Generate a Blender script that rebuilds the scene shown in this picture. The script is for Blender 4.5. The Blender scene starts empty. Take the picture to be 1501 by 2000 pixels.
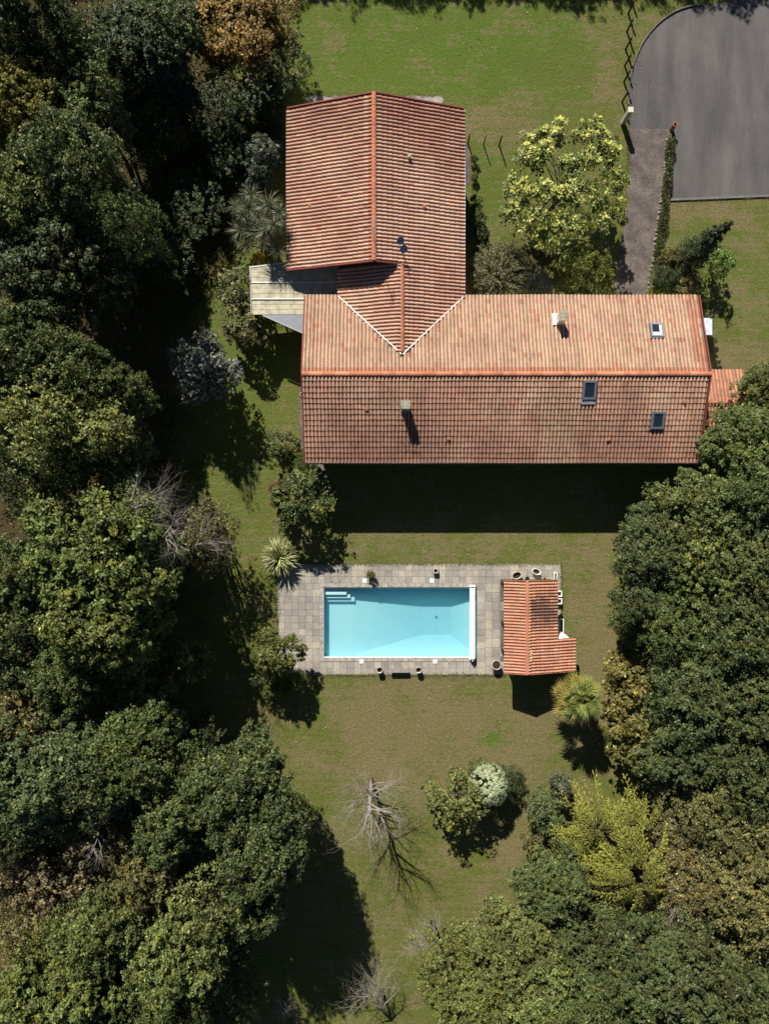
import bpy, math, random
import numpy as np
from mathutils import Vector, Matrix
R_ = math.radians
sc = bpy.context.scene
COL = sc.collection

# ------------------------------------------------------------------ camera, sky, sun, exposure
CAMZ = 55.0
PXM = 26.4                                  # photo pixels per metre at ground level
cam_d = bpy.data.cameras.new('camera'); cam = bpy.data.objects.new('camera', cam_d); COL.objects.link(cam)
cam.location = (0, 0, CAMZ); cam.rotation_euler = (0, 0, 0)
cam_d.sensor_fit = 'VERTICAL'; cam_d.sensor_height = 24.0
cam_d.lens = 24.0 * CAMZ / (2000 / PXM)
cam_d.clip_start = 0.5; cam_d.clip_end = 1500
sc.camera = cam

SUN_DIR = Vector((0.386, -1.17, -1.0)).normalized()       # direction the light travels
sun_el = math.asin(-SUN_DIR.z)
w = bpy.data.worlds.new('World'); sc.world = w; w.use_nodes = True
nt = w.node_tree; nt.nodes.clear()
sky = nt.nodes.new('ShaderNodeTexSky'); sky.sky_type = 'NISHITA'; sky.sun_disc = False
sky.sun_elevation = sun_el; sky.air_density = 0.6; sky.dust_density = 0.2
sky.sun_rotation = math.atan2(-SUN_DIR.x, -SUN_DIR.y)
bg = nt.nodes.new('ShaderNodeBackground'); bg.inputs[1].default_value = 0.05
wo = nt.nodes.new('ShaderNodeOutputWorld')
nt.links.new(sky.outputs[0], bg.inputs[0]); nt.links.new(bg.outputs[0], wo.inputs[0])
sl = bpy.data.lights.new('sun', 'SUN'); sl.energy = 5.0; sl.angle = R_(0.5); sl.color = (1.0, 0.95, 0.86)
so = bpy.data.objects.new('sun', sl); COL.objects.link(so); so.location = (-15, 45, 40)
so.rotation_euler = SUN_DIR.to_track_quat('-Z', 'Y').to_euler()
sc.view_settings.view_transform = 'Standard'; sc.view_settings.look = 'None'
sc.view_settings.exposure = 0.55; sc.view_settings.gamma = 1; sc.view_settings.use_curve_mapping = False
try:
    sc.cycles.max_bounces = 6; sc.cycles.transparent_max_bounces = 12
    sc.cycles.diffuse_bounces = 4; sc.cycles.volume_bounces = 1; sc.cycles.glossy_bounces = 2
    sc.cycles.caustics_refractive = False; sc.cycles.caustics_reflective = False
except Exception: pass

# ------------------------------------------------------------------ helpers
def P(px, py, z=0.0):
    f = (CAMZ - z) / CAMZ / PXM
    return Vector(((px - 750.5) * f, (1000 - py) * f, z))
def on_plane(px, py, pl):                                  # pl: z = z0 + a x + b y
    z0, a, b = pl
    kx = (px - 750.5) / PXM / CAMZ; ky = (1000 - py) / PXM / CAMZ
    m = a * kx + b * ky
    z = (z0 + CAMZ * m) / (1 + m)
    return Vector((kx * (CAMZ - z), ky * (CAMZ - z), z))
def tag(o, label=None, cat=None, group=None, kind=None):
    if label: o['label'] = label
    if cat: o['category'] = cat
    if group: o['group'] = group
    if kind: o['kind'] = kind
    return o
def link(name, data, parent=None, loc=(0, 0, 0), rot=None, scale=None):
    o = bpy.data.objects.new(name, data); COL.objects.link(o)
    o.location = loc
    if rot is not None: o.rotation_euler = rot
    if scale is not None: o.scale = scale
    if parent is not None: o.parent = parent
    return o
def empty(name, loc, label, cat, group=None, rotz=0, scale=None):
    o = link(name, None, None, loc, (0, 0, rotz), scale); o.empty_display_size = 0.3
    return tag(o, label, cat, group)

class MB:
    """collects shapes for ONE mesh"""
    def __init__(s): s.v = []; s.f = []; s.c = []
    def add(s, V, F, c=None):
        n = len(s.v); s.v += [tuple(p) for p in V]; s.f += [tuple(i + n for i in q) for q in F]
        s.c += [c or (1, 1, 1)] * len(F); return s
    def box(s, a, b, c=None, M=None):
        x0, y0, z0 = a; x1, y1, z1 = b
        V = [(x0, y0, z0), (x1, y0, z0), (x1, y1, z0), (x0, y1, z0), (x0, y0, z1), (x1, y0, z1), (x1, y1, z1), (x0, y1, z1)]
        if M is not None: V = [M @ Vector(p) for p in V]
        return s.add(V, [(0, 3, 2, 1), (4, 5, 6, 7), (0, 1, 5, 4), (1, 2, 6, 5), (2, 3, 7, 6), (3, 0, 4, 7)], c)
    def tube(s, pts, radii, n=8, cap=True, c=None):
        pts = [Vector(p) for p in pts]; base = len(s.v); k = len(pts)
        for i, p in enumerate(pts):
            d = (pts[min(i + 1, k - 1)] - pts[max(i - 1, 0)])
            d = d.normalized() if d.length > 1e-6 else Vector((0, 0, 1))
            u = d.orthogonal().normalized(); v = d.cross(u)
            r = radii[i] if hasattr(radii, '__len__') else radii
            for j in range(n):
                a = 2 * math.pi * j / n
                s.v.append(tuple(p + (u * math.cos(a) + v * math.sin(a)) * r))
        for i in range(k - 1):
            for j in range(n):
                j2 = (j + 1) % n
                s.f.append((base + i * n + j, base + i * n + j2, base + (i + 1) * n + j2, base + (i + 1) * n + j)); s.c.append(c or (1, 1, 1))
        if cap:
            s.f.append(tuple(base + j for j in reversed(range(n)))); s.c.append(c or (1, 1, 1))
            s.f.append(tuple(base + (k - 1) * n + j for j in range(n))); s.c.append(c or (1, 1, 1))
        return s
    def lathe(s, prof, n=20, cx=0, cy=0, sx=1, sy=1, c=None):
        base = len(s.v)
        for r, z in prof:
            for j in range(n):
                a = 2 * math.pi * j / n; s.v.append((cx + r * sx * math.cos(a), cy + r * sy * math.sin(a), z))
        for i in range(len(prof) - 1):
            for j in range(n):
                j2 = (j + 1) % n
                s.f.append((base + i * n + j, base + i * n + j2, base + (i + 1) * n + j2, base + (i + 1) * n + j)); s.c.append(c or (1, 1, 1))
        s.f.append(tuple(base + (len(prof) - 1) * n + j for j in range(n))); s.c.append(c or (1, 1, 1))
        return s
    def prism(s, poly, z0, z1, c=None):
        """poly: list of (x,y); z0/z1 numbers or functions"""
        f0 = z0 if callable(z0) else (lambda x, y: z0); f1 = z1 if callable(z1) else (lambda x, y: z1)
        n = len(poly)
        V = [(x, y, f0(x, y)) for x, y in poly] + [(x, y, f1(x, y)) for x, y in poly]
        F = [tuple(reversed(range(n))), tuple(range(n, 2 * n))] + [(i, (i + 1) % n, n + (i + 1) % n, n + i) for i in range(n)]
        return s.add(V, F, c)
    def mesh(s, name, mat, smooth=False):
        me = bpy.data.meshes.new(name); me.from_pydata(s.v, [], s.f)
        if mat: me.materials.append(mat)
        at = me.attributes.new('tint', 'FLOAT_COLOR', 'FACE')
        arr = np.ones((len(s.f), 4), 'f'); arr[:, :3] = np.array(s.c, 'f').reshape(-1, 3)
        at.data.foreach_set('color', arr.ravel())
        if smooth: me.polygons.foreach_set('use_smooth', [True] * len(me.polygons))
        me.update(); return me
    def build(s, name, mat, parent=None, smooth=False, loc=(0, 0, 0), rot=None):
        return link(name, s.mesh(name, mat, smooth), parent, loc, rot)

def quads_mesh(name, V, C, mat):
    """V (N,4,3) float, C (N,3) face colour: a fast quad soup"""
    n = len(V); me = bpy.data.meshes.new(name)
    me.vertices.add(n * 4); me.vertices.foreach_set('co', np.ascontiguousarray(V, 'f').ravel())
    me.loops.add(n * 4); me.loops.foreach_set('vertex_index', np.arange(n * 4, dtype='i'))
    me.polygons.add(n); me.polygons.foreach_set('loop_start', np.arange(0, n * 4, 4, dtype='i'))
    try: me.polygons.foreach_set('loop_total', np.full(n, 4, 'i'))
    except Exception: pass
    at = me.attributes.new('tint', 'FLOAT_COLOR', 'FACE')
    a = np.ones((n, 4), 'f'); a[:, :3] = C; at.data.foreach_set('color', a.ravel())
    me.materials.append(mat); me.update(calc_edges=True)
    return me

# ------------------------------------------------------------------ materials
class NT:
    def __init__(s, name):
        s.m = bpy.data.materials.new(name); s.m.use_nodes = True; s.t = s.m.node_tree; s.t.nodes.clear()
        s.out = s.n('ShaderNodeOutputMaterial')
    def n(s, typ, **kw):
        x = s.t.nodes.new(typ)
        for k, v in kw.items(): setattr(x, k, v)
        return x
    def l(s, a, b): s.t.links.new(a, b)
    def noise(s, scale, detail=4, rough=0.55, vec=None, dist=0.0):
        x = s.n('ShaderNodeTexNoise'); x.inputs['Scale'].default_value = scale; x.inputs['Detail'].default_value = detail
        x.inputs['Roughness'].default_value = rough; x.inputs['Distortion'].default_value = dist
        s.l(vec if vec is not None else s.pos(), x.inputs['Vector']); return x.outputs['Fac']
    def pos(s):
        if not hasattr(s, '_p'): s._p = s.n('ShaderNodeNewGeometry').outputs['Position']
        return s._p
    def ramp(s, fac, stops):
        r = s.n('ShaderNodeValToRGB'); e = r.color_ramp.elements
        while len(e) < len(stops): e.new(0.5)
        for i, (p, c) in enumerate(stops):
            e[i].position = p; e[i].color = (c if hasattr(c, '__len__') else (c, c, c)) + (1,) if hasattr(c, '__len__') else (c, c, c, 1)
        s.l(fac, r.inputs[0]); return r.outputs[0]
    def mix(s, fac, a, b, mode='MIX'):
        x = s.n('ShaderNodeMix', data_type='RGBA', blend_type=mode)
        for v, i in ((fac, 0), (a, 6), (b, 7)):
            if isinstance(v, (int, float)): x.inputs[i].default_value = v
            elif isinstance(v, tuple): x.inputs[i].default_value = v + (1,)
            else: s.l(v, x.inputs[i])
        return x.outputs[2]
    def math(s, op, a, b=0.0):
        x = s.n('ShaderNodeMath', operation=op)
        for v, i in ((a, 0), (b, 1)):
            if isinstance(v, (int, float)): x.inputs[i].default_value = v
            else: s.l(v, x.inputs[i])
        return x.outputs[0]
    def attr(s, name='tint'):
        a = s.n('ShaderNodeAttribute'); a.attribute_name = name; return a.outputs['Color']
    def bump(s, h, strength=0.5, dist=0.05):
        b = s.n('ShaderNodeBump'); b.inputs['Strength'].default_value = strength; b.inputs['Distance'].default_value = dist
        s.l(h, b.inputs['Height']); return b.outputs[0]
    def princ(s, col, rough=0.8, spec=0.3, normal=None, metal=0.0):
        p = s.n('ShaderNodeBsdfPrincipled'); p.inputs['Roughness'].default_value = rough if not hasattr(rough, 'links') else 0.8
        p.inputs['Specular IOR Level'].default_value = spec; p.inputs['Metallic'].default_value = metal
        if isinstance(col, tuple): p.inputs['Base Color'].default_value = col + (1,)
        else: s.l(col, p.inputs['Base Color'])
        if normal is not None: s.l(normal, p.inputs['Normal'])
        return p
    def done(s, shader): s.l(shader.outputs[0], s.out.inputs['Surface']); return s.m

def simple(name, col, rough=0.7, spec=0.3, var=0.25, scale=6.0, bump=0.2, metal=0.0):
    t = NT(name); f = t.noise(scale, 5, 0.6)
    lo = tuple(c * (1 - var) for c in col); hi = tuple(min(1, c * (1 + var * 0.6)) for c in col)
    c = t.ramp(f, [(0.3, lo), (0.7, hi)])
    nb = t.bump(t.noise(scale * 6, 4), bump, 0.01) if bump else None
    return t.done(t.princ(c, rough, spec, nb, metal))

def m_tile():
    t = NT('terracotta_tile')
    oi = t.n('ShaderNodeObjectInfo')
    base = t.attr()
    # sun bleaching / lichen blotches
    f = t.noise(9.0, 5, 0.7); c = t.mix(t.math('MULTIPLY', t.ramp(f, [(0.45, 0.0), (0.72, 1.0)]), 0.55), base, (0.24, 0.17, 0.13))
    f2 = t.noise(26.0, 3, 0.6); c = t.mix(0.5, c, t.ramp(f2, [(0.3, (0.6, 0.6, 0.62)), (0.7, (1.25, 1.2, 1.15))]), 'MULTIPLY')
    f3 = t.noise(0.7, 5, 0.6); c = t.mix(0.7, c, t.ramp(f3, [(0.3, (0.80, 0.78, 0.78)), (0.6, (1.08, 1.07, 1.05))]), 'MULTIPLY')
    return t.done(t.princ(c, 0.85, 0.2, t.bump(t.noise(60, 3), 0.4, 0.006)))
M_TILE = m_tile()

def m_leaf(name, trans=0.25, rough=0.55, spec=0.35):
    t = NT(name)
    oi = t.n('ShaderNodeObjectInfo')
    c = t.mix(1.0, t.attr(), oi.outputs['Color'], 'MULTIPLY')
    p = t.princ(c, rough, spec)
    tr = t.n('ShaderNodeBsdfTranslucent')
    c2 = t.mix(1.0, c, (1.1, 1.25, 0.6), 'MULTIPLY'); t.l(c2, tr.inputs[0])
    mx = t.n('ShaderNodeMixShader'); mx.inputs[0].default_value = trans
    t.l(p.outputs[0], mx.inputs[1]); t.l(tr.outputs[0], mx.inputs[2])
    t.l(mx.outputs[0], t.out.inputs['Surface']); return t.m
M_LEAF = m_leaf('leaf', 0.2, 0.48, 0.26)
M_LEAF_WAXY = m_leaf('waxy_leaf', 0.12, 0.38, 0.5)

def m_bark(name, a, b):
    t = NT(name); f = t.noise(14, 6, 0.7)
    return t.done(t.princ(t.ramp(f, [(0.3, a), (0.7, b)]), 0.9, 0.15, t.bump(f, 0.6, 0.03)))
M_BARK = m_bark('bark', (0.045, 0.036, 0.028), (0.14, 0.12, 0.095))
M_DEAD = m_bark('dead_bark', (0.17, 0.145, 0.125), (0.38, 0.345, 0.30))
M_WOOD = m_bark('dark_wood', (0.03, 0.022, 0.016), (0.09, 0.065, 0.045))

def m_ground():
    t = NT('grass_ground')
    a = t.attr('zone'); sep = t.n('ShaderNodeSeparateColor'); t.l(a, sep.inputs[0])
    dry, litter, lush = sep.outputs[0], sep.outputs[1], sep.outputs[2]
    big = t.noise(0.35, 5, 0.62); mid = t.noise(2.2, 6, 0.68); fine = t.noise(6.5, 6, 0.8); vf = t.noise(15, 4, 0.75)
    st = t.n('ShaderNodeMapping'); st.inputs['Scale'].default_value = (0.25, 3.0, 1); t.l(t.pos(), st.inputs[0])
    mow = t.noise(1.3, 4, 0.6, st.outputs[0])
    green = t.ramp(fine, [(0.33, (0.082, 0.104, 0.020)), (0.5, (0.132, 0.156, 0.036)), (0.67, (0.19, 0.208, 0.068))])
    rich = t.ramp(fine, [(0.33, (0.070, 0.122, 0.014)), (0.67, (0.145, 0.215, 0.040))])
    brown = t.ramp(fine, [(0.33, (0.145, 0.117, 0.055)), (0.5, (0.212, 0.175, 0.090)), (0.67, (0.29, 0.245, 0.14))])
    d = t.math('ADD', dry, t.math('MULTIPLY', t.math('SUBTRACT', mid, 0.5), 2.0))
    d = t.math('ADD', d, t.math('MULTIPLY', t.math('SUBTRACT', big, 0.5), 2.3))
    d = t.math('ADD', d, t.math('MULTIPLY', t.math('SUBTRACT', mow, 0.5), 1.5))
    d = t.math('ADD', d, t.math('MULTIPLY', t.math('SUBTRACT', vf, 0.5), 0.75))
    lf = t.math('ADD', lush, t.math('MULTIPLY', t.math('SUBTRACT', big, 0.5), 2.4))
    g = t.mix(t.ramp(lf, [(0.3, 0.0), (0.8, 1.0)]), green, rich)
    c = t.mix(t.ramp(d, [(0.22, 0.0), (0.78, 1.0)]), g, brown)
    litc = t.ramp(fine, [(0.3, (0.04, 0.032, 0.018)), (0.7, (0.13, 0.095, 0.05))])
    lm = t.math('ADD', litter, t.math('MULTIPLY', t.math('SUBTRACT', mid, 0.5), 1.4))
    c = t.mix(t.ramp(lm, [(0.45, 0.0), (0.75, 1.0)]), c, litc)
    # pale dead blades and bare specks
    c = t.mix(1.0, c, (0.92, 0.92, 0.84), 'MULTIPLY')
    c = t.mix(t.math('MULTIPLY', t.ramp(vf, [(0.58, 0.0), (0.70, 1.0)]), 0.5), c, (0.27, 0.23, 0.13))
    h = t.math('ADD', t.math('MULTIPLY', fine, 0.7), t.math('MULTIPLY', vf, 0.5))
    return t.done(t.princ(c, 0.95, 0.1, t.bump(h, 0.9, 0.16)))
M_GROUND = m_ground()

def m_asphalt():
    t = NT('asphalt')
    a = t.noise(0.22, 5, 0.6); st = t.n('ShaderNodeMapping'); st.inputs['Scale'].default_value = (1.0, 0.18, 1); t.l(t.pos(), st.inputs[0])
    b = t.noise(0.7, 5, 0.6, st.outputs[0]); f = t.noise(45, 3, 0.8); m = t.noise(5, 5, 0.7)
    c = t.ramp(b, [(0.36, (0.080, 0.075, 0.074)), (0.64, (0.122, 0.115, 0.112))])
    c = t.mix(0.8, c, t.ramp(a, [(0.3, (0.78, 0.78, 0.78)), (0.7, (1.2, 1.19, 1.17))]), 'MULTIPLY')
    c = t.mix(0.6, c, t.ramp(f, [(0.3, (0.7, 0.7, 0.7)), (0.7, (1.3, 1.3, 1.3))]), 'MULTIPLY')
    c = t.mix(0.5, c, t.ramp(m, [(0.3, (0.8, 0.8, 0.8)), (0.7, (1.15, 1.15, 1.15))]), 'MULTIPLY')
    vo = t.n('ShaderNodeTexVoronoi', feature='DISTANCE_TO_EDGE'); vo.inputs['Scale'].default_value = 0.16
    wv = t.n('ShaderNodeVectorMath', operation='ADD'); nn = t.n('ShaderNodeTexNoise'); nn.inputs['Scale'].default_value = 0.8; t.l(t.pos(), nn.inputs[0])
    sc_ = t.n('ShaderNodeVectorMath', operation='SCALE'); sc_.inputs[3].default_value = 2.5; t.l(nn.outputs[1], sc_.inputs[0])
    t.l(t.pos(), wv.inputs[0]); t.l(sc_.outputs[0], wv.inputs[1]); t.l(wv.outputs[0], vo.inputs['Vector'])
    c = t.mix(t.math('MULTIPLY', t.ramp(vo.outputs[0], [(0.0, 1.0), (0.004, 0.0)]), 0.25), c, (0.03, 0.028, 0.026))
    rust = t.ramp(t.noise(0.9, 3, 0.5), [(0.70, 0.0), (0.78, 1.0)])
    c = t.mix(t.math('MULTIPLY', rust, 0.38), c, (0.20, 0.13, 0.09))
    return t.done(t.princ(c, 0.85, 0.25, t.bump(f, 0.4, 0.01)))
M_ASPH = m_asphalt()

def m_path():
    t = NT('old_concrete')
    a = t.noise(0.9, 6, 0.65); f = t.noise(9, 6, 0.75); v = t.noise(40, 3, 0.7)
    c = t.ramp(a, [(0.38, (0.090, 0.076, 0.070)), (0.62, (0.165, 0.140, 0.127))])
    c = t.mix(0.8, c, t.ramp(f, [(0.38, (0.62, 0.6, 0.6)), (0.62, (1.35, 1.32, 1.28))]), 'MULTIPLY')
    c = t.mix(t.ramp(f, [(0.60, 0.0), (0.70, 0.5)]), c, (0.26, 0.235, 0.20))
    c = t.mix(t.ramp(t.noise(2.4, 4), [(0.60, 0.0), (0.72, 0.4)]), c, (0.05, 0.05, 0.025))
    return t.done(t.princ(c, 0.9, 0.2, t.bump(v, 0.5, 0.01)))
M_PATH = m_path()

def m_slab():
    t = NT('paving_slab')
    oi = t.n('ShaderNodeObjectInfo')
    a = t.noise(0.55, 5, 0.65); f = t.noise(7, 6, 0.75); v = t.noise(45, 3, 0.7)
    c = t.mix(1.0, t.attr(), t.ramp(oi.outputs['Random'], [(0.0, (0.90, 0.89, 0.90)), (0.5, (1.0, 0.99, 0.97)), (1.0, (1.10, 1.07, 1.02))]), 'MULTIPLY')
    c = t.mix(0.75, c, t.ramp(a, [(0.3, (0.66, 0.65, 0.66)), (0.65, (1.12, 1.11, 1.08))]), 'MULTIPLY')
    c = t.mix(0.7, c, t.ramp(f, [(0.3, (0.7, 0.69, 0.68)), (0.7, (1.2, 1.18, 1.15))]), 'MULTIPLY')
    c = t.mix(t.ramp(t.noise(16, 4, 0.7), [(0.60, 0.0), (0.70, 0.35)]), c, (0.07, 0.066, 0.055))
    return t.done(t.princ(c, 0.88, 0.2, t.bump(v, 0.35, 0.008)))
M_SLAB = m_slab()

M_WHITE = simple('white_paint', (0.78, 0.77, 0.74), 0.6, 0.3, 0.10, 3)
M_WHITE_SMOOTH = simple('white_pvc', (0.82, 0.82, 0.80), 0.35, 0.5, 0.03, 2, 0)
M_RENDER = simple('wall_render', (0.66, 0.62, 0.55), 0.9, 0.2, 0.12, 2)
M_VERGE = simple('verge_paint', (0.22, 0.055, 0.042), 0.7, 0.3, 0.25, 5)
M_DARK = simple('dark_metal', (0.025, 0.025, 0.028), 0.5, 0.4, 0.2, 5, 0)
M_GREYM = simple('grey_metal', (0.30, 0.32, 0.35), 0.4, 0.5, 0.15, 5, 0, 0.6)
M_ZINC = simple('zinc_flashing', (0.42, 0.43, 0.45), 0.45, 0.5, 0.15, 5, 0.1, 0.4)
M_CREAM = simple('cream_panel', (0.50, 0.46, 0.33), 0.7, 0.2, 0.38, 2.6)
M_STONE = simple('pale_stone', (0.46, 0.42, 0.35), 0.85, 0.2, 0.25, 7)
M_CHIM = simple('chimney_concrete', (0.36, 0.33, 0.24), 0.9, 0.2, 0.3, 12)
M_COPING = simple('pool_coping', (0.38, 0.35, 0.31), 0.85, 0.2, 0.4, 3.5)
M_SOIL = simple('soil', (0.05, 0.035, 0.024), 0.95, 0.1, 0.4, 14)
M_TERRA = simple('terracotta_pot', (0.32, 0.14, 0.085), 0.85, 0.2, 0.3, 9)
M_GLASS = simple('dark_glass', (0.018, 0.028, 0.045), 0.08, 0.6, 0.1, 1, 0)
M_DISH = simple('dish_paint', (0.20, 0.28, 0.42), 0.45, 0.4, 0.1, 3, 0)
M_BLACKPOT = simple('black_glaze', (0.015, 0.015, 0.016), 0.4, 0.5, 0.2, 4, 0)
M_DECK = simple('roof_deck', (0.13, 0.075, 0.05), 0.9, 0.1, 0.2, 4)
M_DOOR = simple('brown_door', (0.10, 0.05, 0.03), 0.6, 0.3, 0.2, 6)
def m_liner():
    t = NT('pool_liner')
    f = t.noise(1.2, 4); f2 = t.noise(9, 4, 0.7)
    c = t.ramp(f, [(0.3, (0.47, 0.66, 0.68)), (0.7, (0.51, 0.70, 0.72))])
    c = t.mix(t.math('MULTIPLY', t.ramp(f2, [(0.62, 0.0), (0.72, 1.0)]), 0.10), c, (0.28, 0.42, 0.45))
    return t.done(t.princ(c, 0.6, 0.2))
M_LINER = m_liner()
def m_water():
    t = NT('pool_water')
    tr = t.n('ShaderNodeBsdfTransparent'); tr.inputs[0].default_value = (0.97, 0.99, 1.0, 1)
    gl = t.n('ShaderNodeBsdfGlossy'); gl.inputs['Roughness'].default_value = 0.05
    nb = t.bump(t.noise(4.0, 3, 0.5), 0.12, 0.02); t.l(nb, gl.inputs['Normal'])
    gm = t.n('ShaderNodeNewGeometry'); dp = t.n('ShaderNodeVectorMath', operation='DOT_PRODUCT')
    t.l(gm.outputs['Incoming'], dp.inputs[0]); t.l(nb, dp.inputs[1])
    sch = t.math('ADD', 0.02, t.math('MULTIPLY', t.math('POWER', t.math('SUBTRACT', 1.0, t.math('MINIMUM', t.math('ABSOLUTE', dp.outputs['Value']), 1.0)), 5.0), 0.98))
    mx = t.n('ShaderNodeMixShader'); t.l(sch, mx.inputs[0]); t.l(tr.outputs[0], mx.inputs[1]); t.l(gl.outputs[0], mx.inputs[2])
    t.l(mx.outputs[0], t.out.inputs['Surface'])
    ab = t.n('ShaderNodeVolumeAbsorption'); ab.inputs['Color'].default_value = (0.02, 0.76, 0.90, 1); ab.inputs['Density'].default_value = 0.34
    vs = t.n('ShaderNodeVolumeScatter'); vs.inputs['Color'].default_value = (0.35, 0.85, 1.0, 1); vs.inputs['Density'].default_value = 0.26
    ad = t.n('ShaderNodeAddShader'); t.l(ab.outputs[0], ad.inputs[0]); t.l(vs.outputs[0], ad.inputs[1]); t.l(ad.outputs[0], t.out.inputs['Volume'])
    return t.m
M_WATER = m_water()

# ------------------------------------------------------------------ ground
rs = np.random.RandomState(5)
PX0, PX1 = -4.49, 6.80; PY0, PY1 = -10.76, -5.57           # pool opening
def lines(a, b, extra):
    l = list(np.arange(a, b + 0.01, 0.6)) + [-400, -200, -120, -80, 80, 120, 200, 400]
    l = [x for x in l if all(abs(x - e) > 0.15 for e in extra)] + list(extra)
    return np.array(sorted(l))
gx = lines(-60, 60, (PX0, PX1)); gy = lines(-70, 70, (PY0, PY1))
GX, GY = np.meshgrid(gx, gy)
def blob(px, py, rx, ry, soft=1.0):
    c = P(px, py); rx /= PXM; ry /= PXM
    d = np.sqrt(((GX - c.x) / rx) ** 2 + ((GY - c.y) / ry) ** 2)
    return np.clip(1.0 - (d - (1 - 0.5 * soft)) / soft, 0, 1)
dry = np.full(GX.shape, 0.30); lit = np.zeros(GX.shape); lush = np.full(GX.shape, 0.25)
def up(a, b, v): return a + b * (v - a)
dry = up(dry, blob(800, 1430, 300, 130), 0.85); dry = up(dry, blob(900, 1060, 500, 40), 0.52)
dry = up(dry, blob(1150, 1200, 70, 330), 0.58); dry = up(dry, blob(720, 1750, 260, 150), 0.42)
dry = up(dry, blob(560, 1500, 120, 250), 0.42); dry = up(dry, blob(1150, 1330, 80, 150), 0.70)
dry = up(dry, blob(450, 700, 90, 400), 0.20); dry = up(dry, blob(900, 130, 380, 130), 0.20)
dry = up(dry, blob(1000, 262, 110, 16), 0.85); dry = up(dry, blob(1190, 130, 30, 110), 0.62)
dry = up(dry, blob(960, 220, 90, 30), 0.60); dry = up(dry, blob(1400, 540, 120, 170), 0.42)
dry = up(dry, blob(1340, 410, 110, 20), 0.8); dry = up(dry, blob(1430, 690, 60, 40), 0.72)
dry = up(dry, blob(960, 1445, 30, 22), 0.15); dry = up(dry, blob(1000, 1650, 60, 200), 0.68)
lush = up(lush, blob(850, 90, 340, 130), 0.80); lush = up(lush, blob(470, 720, 100, 280), 0.5); lush = up(lush, blob(1410, 560, 100, 130), 0.6); lush = up(lush, blob(800, 1060, 250, 30), 0.55)
lush = up(lush, blob(960, 1445, 26, 18), 1.0); lush = up(lush, blob(960, 380, 60, 130), 0.6); lush = up(lush, blob(1105, 1180, 20, 80), 0.8)
lit = up(lit, blob(110, 1000, 260, 1300, 0.5), 0.85); lit = up(lit, blob(330, 330, 170, 330, 0.6), 0.75)
lit = up(lit, blob(1420, 1350, 180, 420, 0.5), 0.9); lit = up(lit, blob(1300, 1800, 300, 220, 0.5), 0.9)
lit = up(lit, blob(1000, 520, 110, 60, 0.6), 0.7)
far = np.clip((np.maximum(np.abs(GX) - 30, np.abs(GY) - 42)) / 10, 0, 1); lit = up(lit, far, 0.5)
nx_, ny_ = len(gx), len(gy)
V = np.stack([GX.ravel(), GY.ravel(), np.zeros(GX.size)], 1)
F = []
for j in range(ny_ - 1):
    for i in range(nx_ - 1):
        cx, cy = (gx[i] + gx[i + 1]) / 2, (gy[j] + gy[j + 1]) / 2
        if PX0 < cx < PX1 and PY0 < cy < PY1: continue
        a = j * nx_ + i; F.append((a, a + 1, a + nx_ + 1, a + nx_))
me = bpy.data.meshes.new('lawn'); me.from_pydata(V.tolist(), [], F)
at = me.attributes.new('zone', 'FLOAT_COLOR', 'POINT')
zc = np.ones((GX.size, 4), 'f'); zc[:, 0] = dry.ravel(); zc[:, 1] = lit.ravel(); zc[:, 2] = lush.ravel()
at.data.foreach_set('color', zc.ravel()); me.materials.append(M_GROUND)
tag(link('lawn', me), 'mown lawn with dry brown patches around the house and pool', kind='structure')

def poly_sheet(name, pix, mat, z=0.004, thick=0.0, label=None):
    b = MB(); pts = [P(x, y) for x, y in pix]
    b.prism([(p.x, p.y) for p in pts], -0.05, z); o = b.build(name, mat)
    return tag(o, label, kind='structure')
# asphalt yard (top right) with rounded corner
arc = []
for i in range(17):
    a = R_(180 - 90 * i / 16); arc.append((1372 + 146 * math.cos(a), 190 - 180 * math.sin(a)))
yard = [(1228, 252), (1226, 215)] + arc + [(1420, 4), (1460, -90), (1800, -90), (1800, 374), (1501, 382), (1303, 390), (1309, 252)]
yard = list(reversed(yard))
poly_sheet('asphalt_yard', yard, M_ASPH, 0.012, label='dark asphalt yard with a rounded corner')
def ribbon(name, pix, wid, z0, z1, mat, parent=None, kind=None, label=None):
    b = MB(); pts = [P(x, y) for x, y in pix]
    L = []; Rr = []
    for i, p in enumerate(pts):
        d = (pts[min(i + 1, len(pts) - 1)] - pts[max(i - 1, 0)]).normalized(); n = Vector((-d.y, d.x, 0)) * wid / 2
        L.append(p + n); Rr.append(p - n)
    for i in range(len(pts) - 1):
        q = [L[i], Rr[i], Rr[i + 1], L[i + 1]]
        b.prism([(p.x, p.y) for p in q], z0, z1)
    return tag(b.build(name, mat, parent), label, kind=kind)
M_KERB = simple('kerb_concrete', (0.17, 0.16, 0.15), 0.9, 0.2, 0.3, 5)
ribbon('yard_kerb', [(1226, 205)] + arc, 0.07, -0.05, 0.12, M_KERB, kind='structure', label='thin kerb round the asphalt yard')
ribbon('yard_edge', [(1303, 391), (1501, 383), (1800, 373)], 0.16, -0.05, 0.10, M_KERB, kind='structure', label='low concrete edging below the asphalt yard')
ribbon('hedge_kerb', [(1308, 262), (1303, 388)], 0.07, -0.05, 0.10, M_KERB, kind='structure', label='narrow kerb between hedge and yard')
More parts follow.
